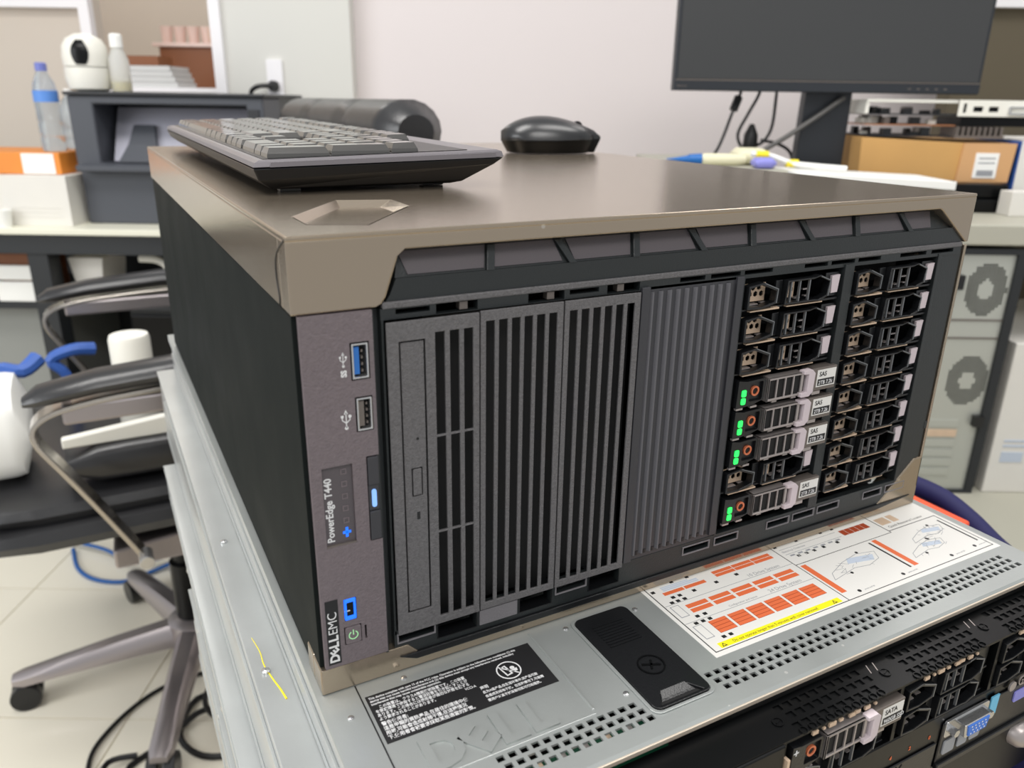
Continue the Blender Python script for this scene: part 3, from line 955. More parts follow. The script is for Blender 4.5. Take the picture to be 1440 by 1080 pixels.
R.text('print', 'Do not operate longer than 5 minutes with cover removed', ink, (210, -60.4, LZ + .22), 3.0, v=(0, 1, 0), parent=sl, ext=.01, sx=.9)
for x in (203.5, 289):
    R.part('warning_triangle', MB().plate([(x - 1.8, -60.8), (x + 1.8, -60.8), (x, -58)], [[(x - 1, -60.3), (x + 1, -60.3), (x, -58.8)]], LZ + .15, LZ + .25, 'z'), ink, parent=sl)
for s_, x, y in (('10 Drive System', 262, -17.4), ('24 Drive System', 262, -35.4)):
    R.text('print', s_, label_grey, (x, y, LZ + .16), 4, v=(0, 1, 0), parent=sl, ext=.01)
R.text('print', 'Configuration and layout', label_grey, (230, -35.2, LZ + .16), 2.2, v=(0, 1, 0), parent=sl, ext=.01)


def sketch(x, y, s_, seed):
    rnd = random.Random(seed)
    m = MB()
    pts = [(0, 0), (22, 4), (34, 2), (46, 5), (50, 12), (36, 15), (20, 12), (4, 6), (0, 0)]
    for a, b in zip(pts, pts[1:]):
        m.bar((x + a[0] * s_, y + a[1] * s_, LZ + .16), (x + b[0] * s_, y + b[1] * s_, LZ + .16), .35, .06)
    for k in range(16):
        a = (x + rnd.uniform(8, 46) * s_, y + rnd.uniform(1, 13) * s_)
        b = (a[0] + rnd.uniform(-7, 7), a[1] + rnd.uniform(-4, 4))
        m.bar((a[0], a[1], LZ + .16), (b[0], b[1], LZ + .16), .25, .06)
    R.part('line_drawing', m, label_grey, parent=sl)
    R.part('line_drawing', MB().plate([(x + 22 * s_, y + 9 * s_), (x + 42 * s_, y + 5 * s_), (x + 46 * s_, y + 10 * s_), (x + 26 * s_, y + 14 * s_)], [], LZ + .12, LZ + .17, 'z'), label_blue_grey, parent=sl)
    R.part('callout', MB().plate(ngon(x + 16 * s_, y + 1 * s_, 1.1, 10), [], LZ + .12, LZ + .22, 'z').plate(ngon(x + 38 * s_, y + 16 * s_, 1.1, 10), [], LZ + .12, LZ + .22, 'z'), ink, parent=sl, kind='stuff')


sketch(308, -44, 1.0, 1)
sketch(376, -50, .75, 2)
sketch(392, -38, .75, 3)
for x, y in ((352, -60.5), (400, -60.5), (425, -60), (312, -60.5)):
    R.text('print', 'press and lift', label_grey, (x + 4, y + 1, LZ + .16), 1.8, v=(0, 1, 0), parent=sl, ext=.01)
    R.part('callout', MB().plate(ngon(x, y + 2, 1.3, 10), [], LZ + .12, LZ + .22, 'z'), ink, parent=sl)
R.text('print', 'Quick Resource Locator', ink, (394, -16.5, LZ + .16), 3.2, v=(0, 1, 0), parent=sl, ext=.01, sx=1.1)
R.text('print', 'Electrical Overview', label_grey, (302, -7, LZ + .16), 2.6, v=(0, 1, 0), parent=sl, ext=.01)
pr(label_grey, (302, 354, -9.4, -9.1), (302, 354, -3.6, -3.3), *[(304 + 7 * k, 308 + 7 * k, -12, -10.6) for k in range(7)])
pr(tan_plate, (392, 402, -12, -4), (404, 410, -12, -4))
# front flange and its vent holes
fr = MB()
groups_ = [(199, 262), (283, 346), (368, 440)]
z0 = -8
fr.box(-2, 446, -99.4, -96.8, z0 - 1, z0)
rows2 = [(-103.8, -100.2, 0), (-110.0, -106.2, 2.6), (-116.6, -112.8, 0)]
last = -99.4
for lo, hi, off in rows2:
    if hi < last:
        fr.box(-2, 446, hi, last, z0 - 1, z0)
    xs_ = []
    for a, b in groups_:
        n = int((b - a) // 6.2)
        xs_ += [(a + 6.2 * k + off, a + 6.2 * k + off + 4.4) for k in range(n)]
    us = [-2] + [v for p in xs_ for v in p] + [446]
    fr.grid(us, [lo, hi], lambda i, j: i % 2 == 0, z0 - 1, z0, 'z')
    last = lo
fr.box(-2, 446, -120, last, z0 - 1, z0)
R.part('front_flange', fr, gloss_black, label='glossy black front flange with vent holes')
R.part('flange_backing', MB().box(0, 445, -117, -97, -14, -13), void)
rim = MB()
for a, b in groups_:
    for k in range(int((b - a) // 6.2)):
        rim.lathe((a + 6.2 * k + 2.2, -118.6, z0 + .3), [(1.8, -.6), (2.3, -.6), (2.3, .5), (1.8, .5)], 12, 'z', True)
R.part('beaded_edge', rim, gloss_black, kind='stuff')
li = MB()  # tan patches put the lit metal behind the holes into colour
for a, b in groups_:
    for k in range(1, int((b - a) // 6.2) - 1):
        li.box(a + 6.2 * k + (k % 3), a + 6.2 * k + (3.6 + (k % 2) * 1.2 if (k * 7) % 5 else 6.4), -120.5, -119.4, z0 - 3.4 - (k % 2) * .5, z0 - 1.6 - (k % 3) * .3)
R.part('lit_metal_patch', li, tan_plate, kind='stuff', label='lit metal under the vent holes, painted as tan patches')
for x in (194, 272, 357):
    R.part('flange_screw', MB().lathe((x, -109, z0), [(3.0, 0), (3.0, .7), (2.3, .7), (2.3, .2)], 18).bar((x - 1.6, -109.6, z0 + .5), (x + 1.6, -108.4, z0 + .5), .7, .5), gloss_black)
for x in (265, 270, 349, 354):
    R.part('flange_mark', MB().bar((x, -106, z0 + .1), (x + 2.5, -100.5, z0 + .1), .5, .2), silver)
R.part('front_panel', MB().box(-2, 188, -121, -98, -45.5, -9), gloss_black, bevel=1.0, label='plain black control end of the front')
R.text('model_number', 'R630', white_print, (157.5, -121.15, -19.5), 6.2, bold=.12, shear=.15)
R.part('front_frame', MB().rects(188, 446, -45.5, -9, [(190, 272, -45, -10.5), (275, 357, -45, -10.5), (360, 442, -45, -10.5)], -119.5, -98), gloss_black, bevel=0.4)
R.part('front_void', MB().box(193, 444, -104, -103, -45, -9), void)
R.part('front_frame_edge', MB().box(188.6, 190.4, -122.4, -118, -44, -18), tan_plate)
carrier(R, 191.0, -120, -11.3, 'SATA', '960GB SSD', leds=False)
R.text('carrier_mark', '+', white_print, (192.4, -121.9, -18.6), 7, bold=.05)
blank(R, 191.0, -119, -26.8, tan=False)
for x in (276.5, 361):
    blank(R, x, -119, -10.3, tan=False)
    blank(R, x, -119, -26.6, tan=False)

S = Thing('rack_server', 'black-fronted server with a blue video port, second in the stack', 'server', o=(220, 300, -133))
S.part('lid', MB().box(-21, 446, -112, 705, -47.6, -46.2), steel_side, bevel=0.5)
S.part('side_wall', MB().box(-19.5, -17.5, -110, 700, -133, -47.6), steel_side)
S.part('side_wall', MB().box(443, 445, -110, 700, -132, -47.6), steel_side)
S.part('chassis', MB().box(-17, 443, -108, 690, -132.6, -48), steel_side)
S.part('side_rail', MB().box(-21.5, -19.5, -60, 640, -76, -64).box(-20.5, -19.5, -108, 690, -130, -122), steel_side, bevel=0.4)
S.part('paint_streak', MB().tube([(-15, 124, -46.1), (-13, 108, -46.1), (-13.2, 95, -46.1), (-11, 80, -46.1), (-9, 70, -46.1), (-7.6, 60, -46.1)], [.2, .65], 6, 4), yellow, label='yellow paint streak along the lid edge')
for x, y in ((-13.5, 88), (-12, 250), (-13, -20)):
    S.part('side_screw', MB().lathe((x, y, -46.2), [(2.6, 0), (2.6, 1.6), (1.2, 2.2)], 14), metal, smooth=True)
S.part('front_panel', MB().box(-2, 446, -119, -108, -132.5, -46.5), gloss_black, bevel=1.2, label='glossy black front bezel')
S.part('front_ridge', MB().box(320, 446, -122, -119, -86.5, -82.5).box(320, 446, -120.2, -119, -82.5, -54).box(0, 317, -120.2, -119, -130, -66), black, bevel=0.6)
for x, s_ in ((277, '4'), (293, '2'), (310, '0')):
    S.text('drive_number', s_, label_orange, (x - 1, -119.2, -61), 3.6, bold=.1)
for k in range(6):
    for j in range(3):
        S.part('air_slot', MB().bar((262 + 4.4 * k, -120.3, -72 - j * 6), (265 + 4.4 * k, -120.3, -67.6 - j * 6), .9, .3, (0, 1, 0)), void)
v = S.part('video_port', MB().plate([(331, -63), (351, -63), (353, -53.5), (329, -53.5)], [], -127, -119, 'y'), metal, bevel=0.5, label='video port with blue pin field')
S.part('pin_field', MB().plate([(333, -62), (349.4, -62), (351, -54.5), (331.4, -54.5)], [], -127.5, -126.8, 'y'), mat('vga_blue', (60, 120, 215), .5), parent=v)
for j in range(3):
    for k in range(5):
        S.part('pin_hole', MB().cyl((335 + k * 3.1 + (j % 2) * 1.2, -127.6, -56 - j * 2.4), .55, 0, .2, 8, 'y'), white_print, parent=v)
for x in (325, 357):
    S.part('port_screw', MB().cyl((x, -125.5, -58.5), 2.6, 0, 7, 6, 'y'), metal, parent=v)
S.part('port_flange', MB().plate(rrect(321, 361, -64, -52.5, 2), [], -121, -119.5, 'y'), metal, parent=v, bevel=.3)
for x0, x1, t in ((322.5, 333, 'R'), (336, 345, 'S1'), (347.5, 357, 'N')):
    q = S.part('rating_sticker', MB().plate(rrect(x0 + 1, x1 + 1, -77.5, -67.5, 1.3), [], -120.9, -120.2, 'y'), label_grey, label='small grey sticker')
S.part('blue_sticker', MB().box(363, 370.5, -120.9, -120.1, -66, -52), mat('sky_blue', (110, 190, 225), .5), label='pale blue sticker')
S.part('lavender_sticker', MB().plate(rrect(388, 403, -66, -58, 1.5), [], -120.9, -120.1, 'y'), lavender, label='lavender sticker')
S.part('round_key', MB().lathe((382, -120.4, -51), [(3.4, 0), (3.4, -1), (2.4, -1.2)], 18, 'y'), silver)
S.part('key_outline', MB().plate(rrect(389, 405, -54, -47, 3), [rrect(389.8, 404.2, -53.2, -47.8, 2.4)], -120.8, -120.1, 'y'), silver)
S.text('key_number', '2', silver, (391, -120.9, -53), 5, bold=.1)
S.part('round_knob', MB().lathe((406, -119, -97), [(9, 0), (8.4, -5), (6, -8), (2, -9)], 24, 'y'), silver, smooth=True)

Q = Thing('rack_server', 'long bare steel server, third in the stack under the black-fronted one', 'server', o=(200, 250, -176))
Q.part('lid', MB().box(-33, 430, -90, 612, -135, -133.4), steel_side, bevel=.5)
Q.part('chassis', MB().box(-31.5, 428, -88, 610, -175.5, -135), steel_side)
Q.part('side_rail', MB().box(-33, -31.5, -60, 560, -158, -150), steel_side, bevel=.4)
for y in (20, 210, 420):
    Q.part('side_screw', MB().lathe((-31.5, y, -165), [(1.2, -1.6), (2.6, -1.2), (2.6, 0)], 12, 'x'), metal)
V = Thing('rack_server', 'shortest bare steel server, at the bottom of the stack', 'server', o=(200, 150, -262))
V.part('lid', MB().box(-35, 430, -90, 405, -178, -176.3), steel_side, bevel=.5)
V.part('chassis', MB().box(-33.5, 428, -88, 403, -262, -178), steel_side)
V.part('side_rail', MB().box(-35, -33.5, -70, 380, -206, -196).box(-34.3, -33.5, -86, 400, -258, -250), steel_side, bevel=.4)
for y in (60, 230, 350):
    V.part('side_screw', MB().lathe((-33.5, y, -188), [(1.2, -1.6), (2.6, -1.2), (2.6, 0)], 12, 'x'), metal)
t = Thing('work_table', 'brown-topped low table carrying the stack of rack servers', 'table', o=(220, 150, FZ))
t.part('table_top', MB().box(20, 640, -150, 560, -292, -262.2), table_brown, bevel=2)
for x, y in ((60, -120), (600, -120), (60, 520), (600, 520)):
    t.part('leg', MB().box(x - 18, x + 18, y - 18, y + 18, FZ, -292), desk_dark, bevel=1)

# ------------------------------------------------------------------ keyboard and mouse on the tower
K = Thing('keyboard', 'black full-size keyboard resting on the bronze top of the tower server', 'keyboard', o=(95, 370, 224))


def ring4(x0, x1, y0, y1, za, zb):
    return [(x0, y0, za), (x1, y0, zb), (x1, y1, zb), (x0, y1, za)]


K.part('lower_case', MB().loft([ring4(33, 139, 156, 590, 226, 226), ring4(27, 146, 151, 594, 226.6, 227.6), ring4(19.5, 166, 146, 597, 232, 238), ring4(17, 172, 145, 599, 238.5, 242)]), kb_body, bevel=0.8)
K.part('upper_case', MB().loft([ring4(17, 172, 145, 599, 239, 242.3), ring4(18.2, 171.5, 146.6, 597.5, 241.6, 245.6), ring4(21, 169, 149, 595, 242.6, 246.6)]), kb_strip, bevel=0.4)
K.part('key_well', MB().loft([ring4(24, 150, 153, 592, 242.6, 246.0), ring4(24, 150, 153, 592, 243.0, 246.5)]), kb_body)
K.part('near_bevel_reflection', MB().loft([[(26, 143.9, 239.2), (166, 143.9, 242.2), (166, 146, 242.2), (26, 146, 239.2)], [(27, 144.6, 241.8), (166, 144.6, 245.0), (166, 146, 245.0), (27, 146, 241.8)]]), kb_strip, label='reflection along the near end, put into a grey strip')  # reflection on the near bevel, drawn as a paler strip
for x in (125,):
    for y in (166, 560):
        K.part('foot', MB().box(x, x + 14, y, y + 7, 224, 229), black, bevel=.5)
for y in (165, 575):
    K.part('rubber_pad', MB().box(34, 46, y - 4, y + 4, 224, 226.2), black)
slope = (246.6 - 242.6) / 145


def keymesh(lx, ly):
    m = MB()
    m.loft([[(0, 0, 0), (lx, 0, 0), (lx, ly, 0), (0, ly, 0)], [(.4, .4, 2.2), (lx - .4, .4, 2.2), (lx - .4, ly - .4, 2.2), (.4, ly - .4, 2.2)],
            [(2.0, 2.2, 5.4), (lx - 2.2, 2.2, 5.8), (lx - 2.2, ly - 2.2, 5.8), (2.0, ly - 2.2, 5.4)]])
    return Proto(m, key_mat)


kp = {}


def key(row, col, wu, hu=1.0):
    U = 19.05
    kk = (wu, hu)
    if kk not in kp:
        kp[kk] = keymesh(hu * U - 1.6, wu * U - 1.6)
    x = 27.5 + row * 18.6
    y = 587 - (col + wu) * U
    o = kp[kk].put(K, 'key', x, y, 243 + (x - 24) * 0.0265, bevel=0)
    return o


def rowkeys(row, ws, start=0.0):
    c = start
    for w_ in ws:
        if w_ > 0:
            key(row, c, w_)
            c += w_
        else:
            c -= w_


rowkeys(0, [1.25, 1.25, 1.25, 6.25, 1.25, 1.25, 1.25, 1.25, -.25, 1, 1, 1, -.25, 2, 1])
rowkeys(1, [2.25] + [1] * 10 + [2.75, -1.25, 1, -1.25, 1, 1, 1])
rowkeys(2, [1.75] + [1] * 11 + [2.25, -3.5, 1, 1, 1])
rowkeys(3, [1.5] + [1] * 12 + [1.5, -.25, 1, 1, 1, -.25, 1, 1, 1])
rowkeys(4, [1] * 13 + [2, -.25, 1, 1, 1, -.25, 1, 1, 1, 1])
rowkeys(5.35, [1, -1] + [1] * 4 + [-.5] + [1] * 4 + [-.5] + [1] * 4 + [-.25, 1, 1, 1])
key(0, 21.5, 1, 2)
key(2, 21.5, 1, 2)

M_ = Thing('mouse', 'black wireless mouse standing on the tower top behind the keyboard', 'mouse', o=(380, 440, 224))


def mouse_rings(top):
    rings = []
    n = 20
    for i in range(15):
        t = i / 14
        ln = -56 + 108 * t
        wd = 31 * (max(0.0, 1 - abs(2 * t - 0.86) ** 2.4 if t > .43 else 1 - abs((t - .43) / .43) ** 2.6)) ** 0.5
        wd = max(wd, 1.2) if 0 < i < 14 else 1.0
        h = 8 + 30 * (math.sin(PI * min(1, (t * .80 + .06) ** .72)) ** 0.8) if t < 1 else 14
        base = 14 if t < .5 else 14 + 4 * (t - .5)
        r_ = []
        for k in range(n):
            a = 2 * PI * k / n
            if top:
                z = base + max(0, math.sin(a)) * (max(h, base + 1.5) - base) if math.sin(a) > 0 else base - 1.5
                r_.append((ln, math.cos(a) * wd, z))
            else:
                z = base - 1 if math.sin(a) > 0 else 1
                s_ = 1 if math.sin(a) > 0 else .86
                r_.append((ln * (1 if math.sin(a) > 0 else .88), math.cos(a) * wd * s_, z))
        rings.append(r_)
    return rings


def turn(rs, ang, c_):
    ca, sa = math.cos(ang), math.sin(ang)
    return [[(c_[0] + x * ca - y * sa, c_[1] + x * sa + y * ca, c_[2] + z) for x, y, z in r_] for r_ in rs]


ma = -0.35
M_.part('top_shell', MB().loft(turn(mouse_rings(True), ma, (384, 440, 224))), mouse_black, smooth=True)
M_.part('base', MB().loft(turn(mouse_rings(False), ma, (384, 440, 224))), gloss_black, smooth=True, label='glossy undercut base')
M_.part('scroll_wheel', MB().lathe((384 + 26 * math.cos(ma), 440 + 26 * math.sin(ma) - 3, 224 + 27), [(5, 0), (6, 1.5), (6, 4.5), (5, 6)], 16, 'y'), gloss_black)

# ------------------------------------------------------------------ office chair behind the stack
C_ = Thing('office_chair', 'black leather office chair with chrome arm loops, left of the server stack', 'chair', o=(0, 1110, FZ))
hub = (0, 1125)


def padded(x0, x1, y0, y1, z0, z1, n=10, seg=6):
    rings = []
    for i in range(n + 1):
        t = i / n
        e_ = min(1, math.sin(PI * max(.02, min(.98, t))) * 2.4) ** .5
        x = x0 + (x1 - x0) * t
        cy, cz = (y0 + y1) / 2, (z0 + z1) / 2
        hy, hz = (y1 - y0) / 2 * (0.75 + .25 * e_), (z1 - z0) / 2 * e_
        r_ = []
        for k in range(20):
            a = 2 * PI * k / 20
            c_, s_ = math.cos(a), math.sin(a)
            r_.append((x, cy + hy * math.copysign(abs(c_) ** .5, c_), cz + hz * math.copysign(abs(s_) ** .6, s_)))
        rings.append(r_)
    return MB().loft(rings)


C_.part('seat', padded(-305, 230, 850, 1350, -358, -296), leather, smooth=True)
C_.part('seat_cushion', padded(-295, 200, 865, 1335, -318, -268), leather, smooth=True)
br = MB()
br.loft([[(x + dx, y, z) for y, dx in ((870, 0), (960, 18), (1110, 28), (1260, 18), (1340, 0))] + [(x + 60 + dx, y, z) for y, dx in ((1340, 0), (1260, 12), (1110, 20), (960, 12), (870, 0))]
         for x, z in ((205, -300), (215, -200), (225, -60), (235, 60), (255, 180), (295, 232))])
C_.part('backrest', br, leather, smooth=True)
hr_ = []
for i in range(25):
    t = i / 24
    y = 700 + 620 * t
    rr_ = 41 - 5 * (abs(math.sin(t * 3 * PI)) < .22) - (14 if i in (0, 24) else 0)
    hr_.append([(330 + rr_ * 1.15 * math.cos(2 * PI * k / 18), y, 236 + rr_ * math.sin(2 * PI * k / 18)) for k in range(18)])
C_.part('headrest_roll', MB().loft(hr_), leather, smooth=True, label='rolled leather top of the backrest')
for y in (785, 1385):
    yc = 1 if y < 1000 else -1
    pad = [[(x, y + w_ * math.cos(2 * PI * k / 12), z + h_ * math.sin(2 * PI * k / 12)) for k in range(12)] for x, z, w_, h_ in
           ((-176, -90, 12, 6), (-158, -84, 26, 13), (-90, -74, 30, 15), (40, -66, 30, 16), (150, -70, 28, 14), (190, -76, 12, 7))]
    C_.part('arm_pad', MB().loft(pad), leather, smooth=True)
    lp = [(190, -92), (60, -88), (-80, -94), (-148, -104), (-172, -122), (-170, -146), (-150, -180), (-108, -258), (-68, -338)]
    m = MB()
    P3 = []
    for i in range(len(lp) - 1):
        for q in range(4):
            t = q / 4
            a, b = lp[i], lp[i + 1]
            P3.append((a[0] + (b[0] - a[0]) * t, a[1] + (b[1] - a[1]) * t))
    P3.append(lp[-1])
    for q in range(3):
        P3 = [P3[0]] + [((P3[i - 1][0] + 2 * P3[i][0] + P3[i + 1][0]) / 4, (P3[i - 1][1] + 2 * P3[i][1] + P3[i + 1][1]) / 4) for i in range(1, len(P3) - 1)] + [P3[-1]]
    rings = []
    for i, (x, z) in enumerate(P3):
        a, b = P3[max(i - 1, 0)], P3[min(i + 1, len(P3) - 1)]
        d = Vector((b[0] - a[0], 0, b[1] - a[1])).normalized()
        nrm = Vector((-d.z, 0, d.x))
        p = Vector((x, y, z))
        rings.append([p + nrm * u + Vector((0, v_, 0)) for u, v_ in ((-3.5, -19), (-3.5, 19), (3.5, 19), (3.5, -19))])
    m.loft(rings)
    C_.part('arm_loop', m, chrome, bevel=1.5)
    C_.part('arm_underside', MB().box(-135, 185, y - 17, y + 17, -124, -97), alu, bevel=4)
    C_.part('arm_bolt', MB().cyl((-66, y - 24 * yc, -338), 10, -8 if yc > 0 else 0, 24, 14, 'y'), metal, bevel=1)
C_.part('tilt_plate', MB().loft([[(-110, 870, -405), (60, 900, -425), (60, 1260, -425), (-90, 1260, -405)], [(-110, 870, -372), (60, 900, -372), (60, 1260, -372), (-90, 1260, -372)]]), alu, bevel=5)
C_.part('tilt_housing', MB().box(-60, 60, 1040, 1230, -470, -426), desk_dark, bevel=10)
C_.part('gas_column', MB().lathe((hub[0], hub[1], 0), [(30, -700), (30, -560), (22, -560), (22, -440)], 20), gloss_black, smooth=True)
C_.part('base_hub', MB().lathe((hub[0], hub[1], 0), [(30, -755), (48, -745), (48, -690), (34, -680)], 24), alu, smooth=True)
for k in range(5):
    a = math.radians(176 + 76 * k if k < 2 else 252 + 72 * (k - 1))
    d = Vector((math.cos(a), math.sin(a), 0))
    n_ = Vector((-d.y, d.x, 0))
    h0 = Vector((hub[0], hub[1], 0))
    rings = []
    for t, wd, zt, th in ((35, 26, -690, 50), (140, 24, -703, 38), (240, 21, -718, 28), (300, 20, -728, 22), (318, 14, -733, 14)):
        p = h0 + d * t
        rings.append([p + n_ * u * wd + Vector((0, 0, zt - v_ * th)) for u, v_ in ((-1, .9), (-.9, .25), (-.5, 0), (.5, 0), (.9, .25), (1, .9))])
    lg_ = C_.part('base_leg', MB().loft(rings), alu, smooth=True)
    c0 = h0 + d * 300
    cs = MB()
    for s_ in (-1, 1):
        q = c0 + n_ * s_ * 14
        w_ = []
        for uu in (-9, 9):
            w_.append([q + n_ * uu + (d * math.cos(2 * PI * j / 18) + Vector((0, 0, 1)) * math.sin(2 * PI * j / 18)) * 26 + Vector((0, 0, FZ + 26)) for j in range(18)])
        cs.loft(w_)
    C_.part('caster', cs, black, parent=lg_, bevel=1.5)


# ------------------------------------------------------------------ cables on the floor
def cable(name, label, pts, r, m, group=None, frame='w', cat='cable'):
    o = pts[len(pts) // 2]
    return Thing(name, label, cat, o=o, frame=frame, group=group, mb=MB().tube(pts, r, 8, 5), m=m, smooth=True)


fz = FZ + 5
cable('power_cable', 'thin black cable curving alone over the cream floor tiles', [(30, 1080, fz), (-60, 1075, fz), (-115, 1050, fz), (-165, 1005, fz), (-200, 950, fz), (-205, 880, fz), (-180, 800, fz)], 4, cable_black)
cable('power_cable', 'thick black cable looping in the floor tangle nearest the server stack', [(60, 1000, fz), (-20, 1010, fz), (-60, 930, fz), (-30, 860, fz), (40, 840, fz), (50, 900, fz), (-10, 960, fz + 11), (-90, 920, fz), (-150, 880, fz), (-130, 790, fz), (30, 760, fz)], 5.5, cable_black)
cable('power_cable', 'black cable running low across the bottom of the floor tangle', [(80, 780, fz + 11), (0, 772, fz + 11), (-80, 768, fz + 11), (-150, 800, fz + 11), (-190, 850, fz + 11), (-175, 905, fz + 11), (-130, 900, fz + 11)], 5, cable_black)
cable('power_cable', 'black cable rising beside the chair leg into the dark behind the stack', [(70, 860, fz + 34), (10, 900, fz + 30), (-10, 960, fz + 30), (25, 1020, fz + 60), (35, 1040, fz + 160), (50, 1020, fz + 300)], 5, cable_black)
cable('network_cable', 'blue network cable looped under the seat of the office chair', [(-225, 1700, fz), (-215, 1600, fz), (-180, 1530, fz), (-120, 1490, fz), (-60, 1500, fz + 4), (0, 1510, fz + 10), (60, 1520, fz + 10)], 5, cable_blue)
cable('network_cable', 'blue network cable crossing the other blue loop behind the chair base', [(-225, 1720, fz + 12), (-160, 1650, fz + 12), (-130, 1600, fz + 12), (-115, 1560, fz + 14), (-70, 1530, fz + 16), (10, 1540, fz + 16), (80, 1550, fz + 16)], 4.5, cable_blue)

# ------------------------------------------------------------------ things lying on the chair
Thing('paper_roll', 'white roll standing on the chair seat between its arms', 'roll', o=(-60, 1010, -268), mb=MB().lathe((-40, 1000, -268), [(28, 0), (30, 4), (30, 188), (28, 194), (0.5, 194)], 28), m=off_white, smooth=True)
Thing('towel', 'crumpled white towel draped over the front of the chair seat', 'towel', o=(-275, 1010, -268),
      mb=padded(-290, -192, 930, 1080, -266, -122, 8), m=paper_white, smooth=True)
Thing('laptop_bag', 'flat black bag lying on the chair seat behind the near arm', 'bag', o=(20, 930, -268), mb=padded(-150, 195, 880, 964, -266, -205, 8), m=leather, smooth=True)
Thing('steel_rail', 'long pale steel rail lying on the black bag on the chair', 'rail', o=(20, 900, -205), mb=MB().loft([[(-150, 896, -206), (-150, 912, -206), (-150, 912, -192), (-150, 896, -192)], [(190, 896, -206), (190, 912, -206), (190, 912, -158), (190, 896, -158)]]), m=off_white, bevel=2)
Thing('blue_strap', 'blue plastic strap end on the towel at the chair front', 'strap', o=(-260, 1060, -120), mb=MB().tube([(-250, 1045, -140), (-225, 1060, -122), (-195, 1060, -130), (-172, 1080, -118)], [8, 13], 8), m=blue_plastic)
Thing('blue_strap', 'blue plastic strap standing up behind the white roll', 'strap', o=(-170, 1240, -150), mb=MB().tube([(-140, 1250, -262), (-145, 1240, -200), (-165, 1240, -170), (-130, 1240, -155), (-95, 1250, -160)], [8, 12], 8), m=blue_plastic)

# ------------------------------------------------------------------ desk on the left with the printer
d = Thing('office_desk', 'cream-topped desk with dark apron carrying the printer', 'desk', frame='r', o=(-1000, 2000, FZ))
d.part('desktop', MB().box(-1900, -500, 1780, 2212, -24, -10), desk_top_white, bevel=2)
d.part('apron', MB().box(-1900, -500, 1795, 1820, -70, -24), desk_dark)
d.part('leg', MB().box(-1128, -1080, 1800, 1850, FZ, -70), desk_dark, bevel=2)
d.part('leg', MB().box(-560, -520, 1800, 1850, FZ, -70), desk_dark, bevel=2)
d.part('under_shelf', MB().box(-1900, -520, 1850, 2190, -215, -200), desk_dark)
d.part('modesty_panel', MB().box(-1900, -520, 2192, 2208, FZ, -24), desk_dark)
p = Thing('printer', 'dark grey multifunction printer with its front hatch open, on the left desk', 'printer', frame='r', o=(-790, 2050, -10))
p.part('lower_body', MB().box(-1008, -572, 1872, 2190, -10, 112), printer_grey, bevel=4)
p.part('upper_body', MB().rects(-1012, -570, 112, 276, [(-955, -608, 128, 258)], 1868, 2000), printer_grey, bevel=4)
p.part('scanner_lid', MB().box(-1016, -564, 1860, 2195, 276, 284), printer_dark, bevel=3)
p.part('rear_body', MB().box(-1008, -572, 2000, 2190, 112, 276), printer_dark)
p.part('hatch_panel', MB().loft([[(-940, 1900, 132), (-625, 1900, 132), (-625, 1910, 128), (-940, 1910, 128)], [(-950, 1975, 250), (-630, 1975, 250), (-630, 1985, 250), (-950, 1985, 250)]]), printer_lid, label='pale tilted panel in the open hatch')
p.part('paper_guide', MB().loft([[(-925, 1886, 130), (-800, 1886, 130), (-800, 1898, 130), (-925, 1898, 130)], [(-905, 1906, 170), (-840, 1906, 170), (-840, 1916, 170), (-905, 1916, 170)], [(-900, 1935, 212), (-850, 1935, 212), (-850, 1945, 212), (-900, 1945, 212)]]), printer_grey, bevel=2)
p.part('output_tray', MB().box(-1000, -700, 1835, 1875, 112, 126), printer_grey, bevel=3, label='grey output tray lip')
p.part('control_block', MB().box(-605, -580, 1864, 1870, 150, 250), printer_dark)
s_ = Thing('security_camera', 'white domed security camera with black lens window on the printer', 'camera', frame='r', o=(-1000, 1960, 284))
s_.part('base', MB().lathe((-1000, 1960, 284), [(34, 0), (46, 6), (50, 30), (49, 52)], 28), off_white, smooth=True)
s_.part('head', MB().lathe((-1000, 1960, 284), [(49, 54), (50, 75), (47, 98), (37, 114), (18, 124), (2, 126)], 28), off_white, smooth=True)
fc = []
for i in range(9):
    t = i / 8
    zz = 58 + 52 * t
    hw = 20 * math.sin(PI * min(.93, max(.08, t * .85 + .1))) ** .5
    rad = 51.5 if zz < 86 else 51.5 - (zz - 86) ** 2 * .019
    a0 = -1.34
    fc.append([(-1000 + rad * math.cos(a0 + q * hw / 54), 1960 + rad * math.sin(a0 + q * hw / 54), 284 + zz) for q in (-1, -.5, 0, .5, 1)] + [(-1000 + (rad - 4) * math.cos(a0 + q * hw / 54), 1960 + (rad - 4) * math.sin(a0 + q * hw / 54), 284 + zz) for q in (1, .5, 0, -.5, -1)])
s_.part('lens_window', MB().loft(fc), gloss_black, smooth=True, label='black lens window')
s_.part('status_light', MB().cyl((-1000, 1909, 370), 3, 0, 3, 10, 'y'), mat('dim_green', (120, 160, 40), .5))
b = Thing('spray_bottle', 'frosted bottle with white cap and yellow liquid beside the security camera', 'bottle', frame='r', o=(-925, 1960, 284))
b.part('bottle_body', MB().lathe((-925, 1960, 284), [(20, 0), (22, 4), (22, 70), (13, 92), (11, 96)], 24), mat('frosted_plastic', (232, 232, 228), .4, trans=.5), smooth=True)
b.part('liquid', MB().lathe((-925, 1960, 285), [(19, 1), (19, 22)], 20), yellow)
b.part('cap', MB().lathe((-925, 1960, 284), [(14, 96), (14, 122), (10, 126)], 20), paper_white, smooth=True)


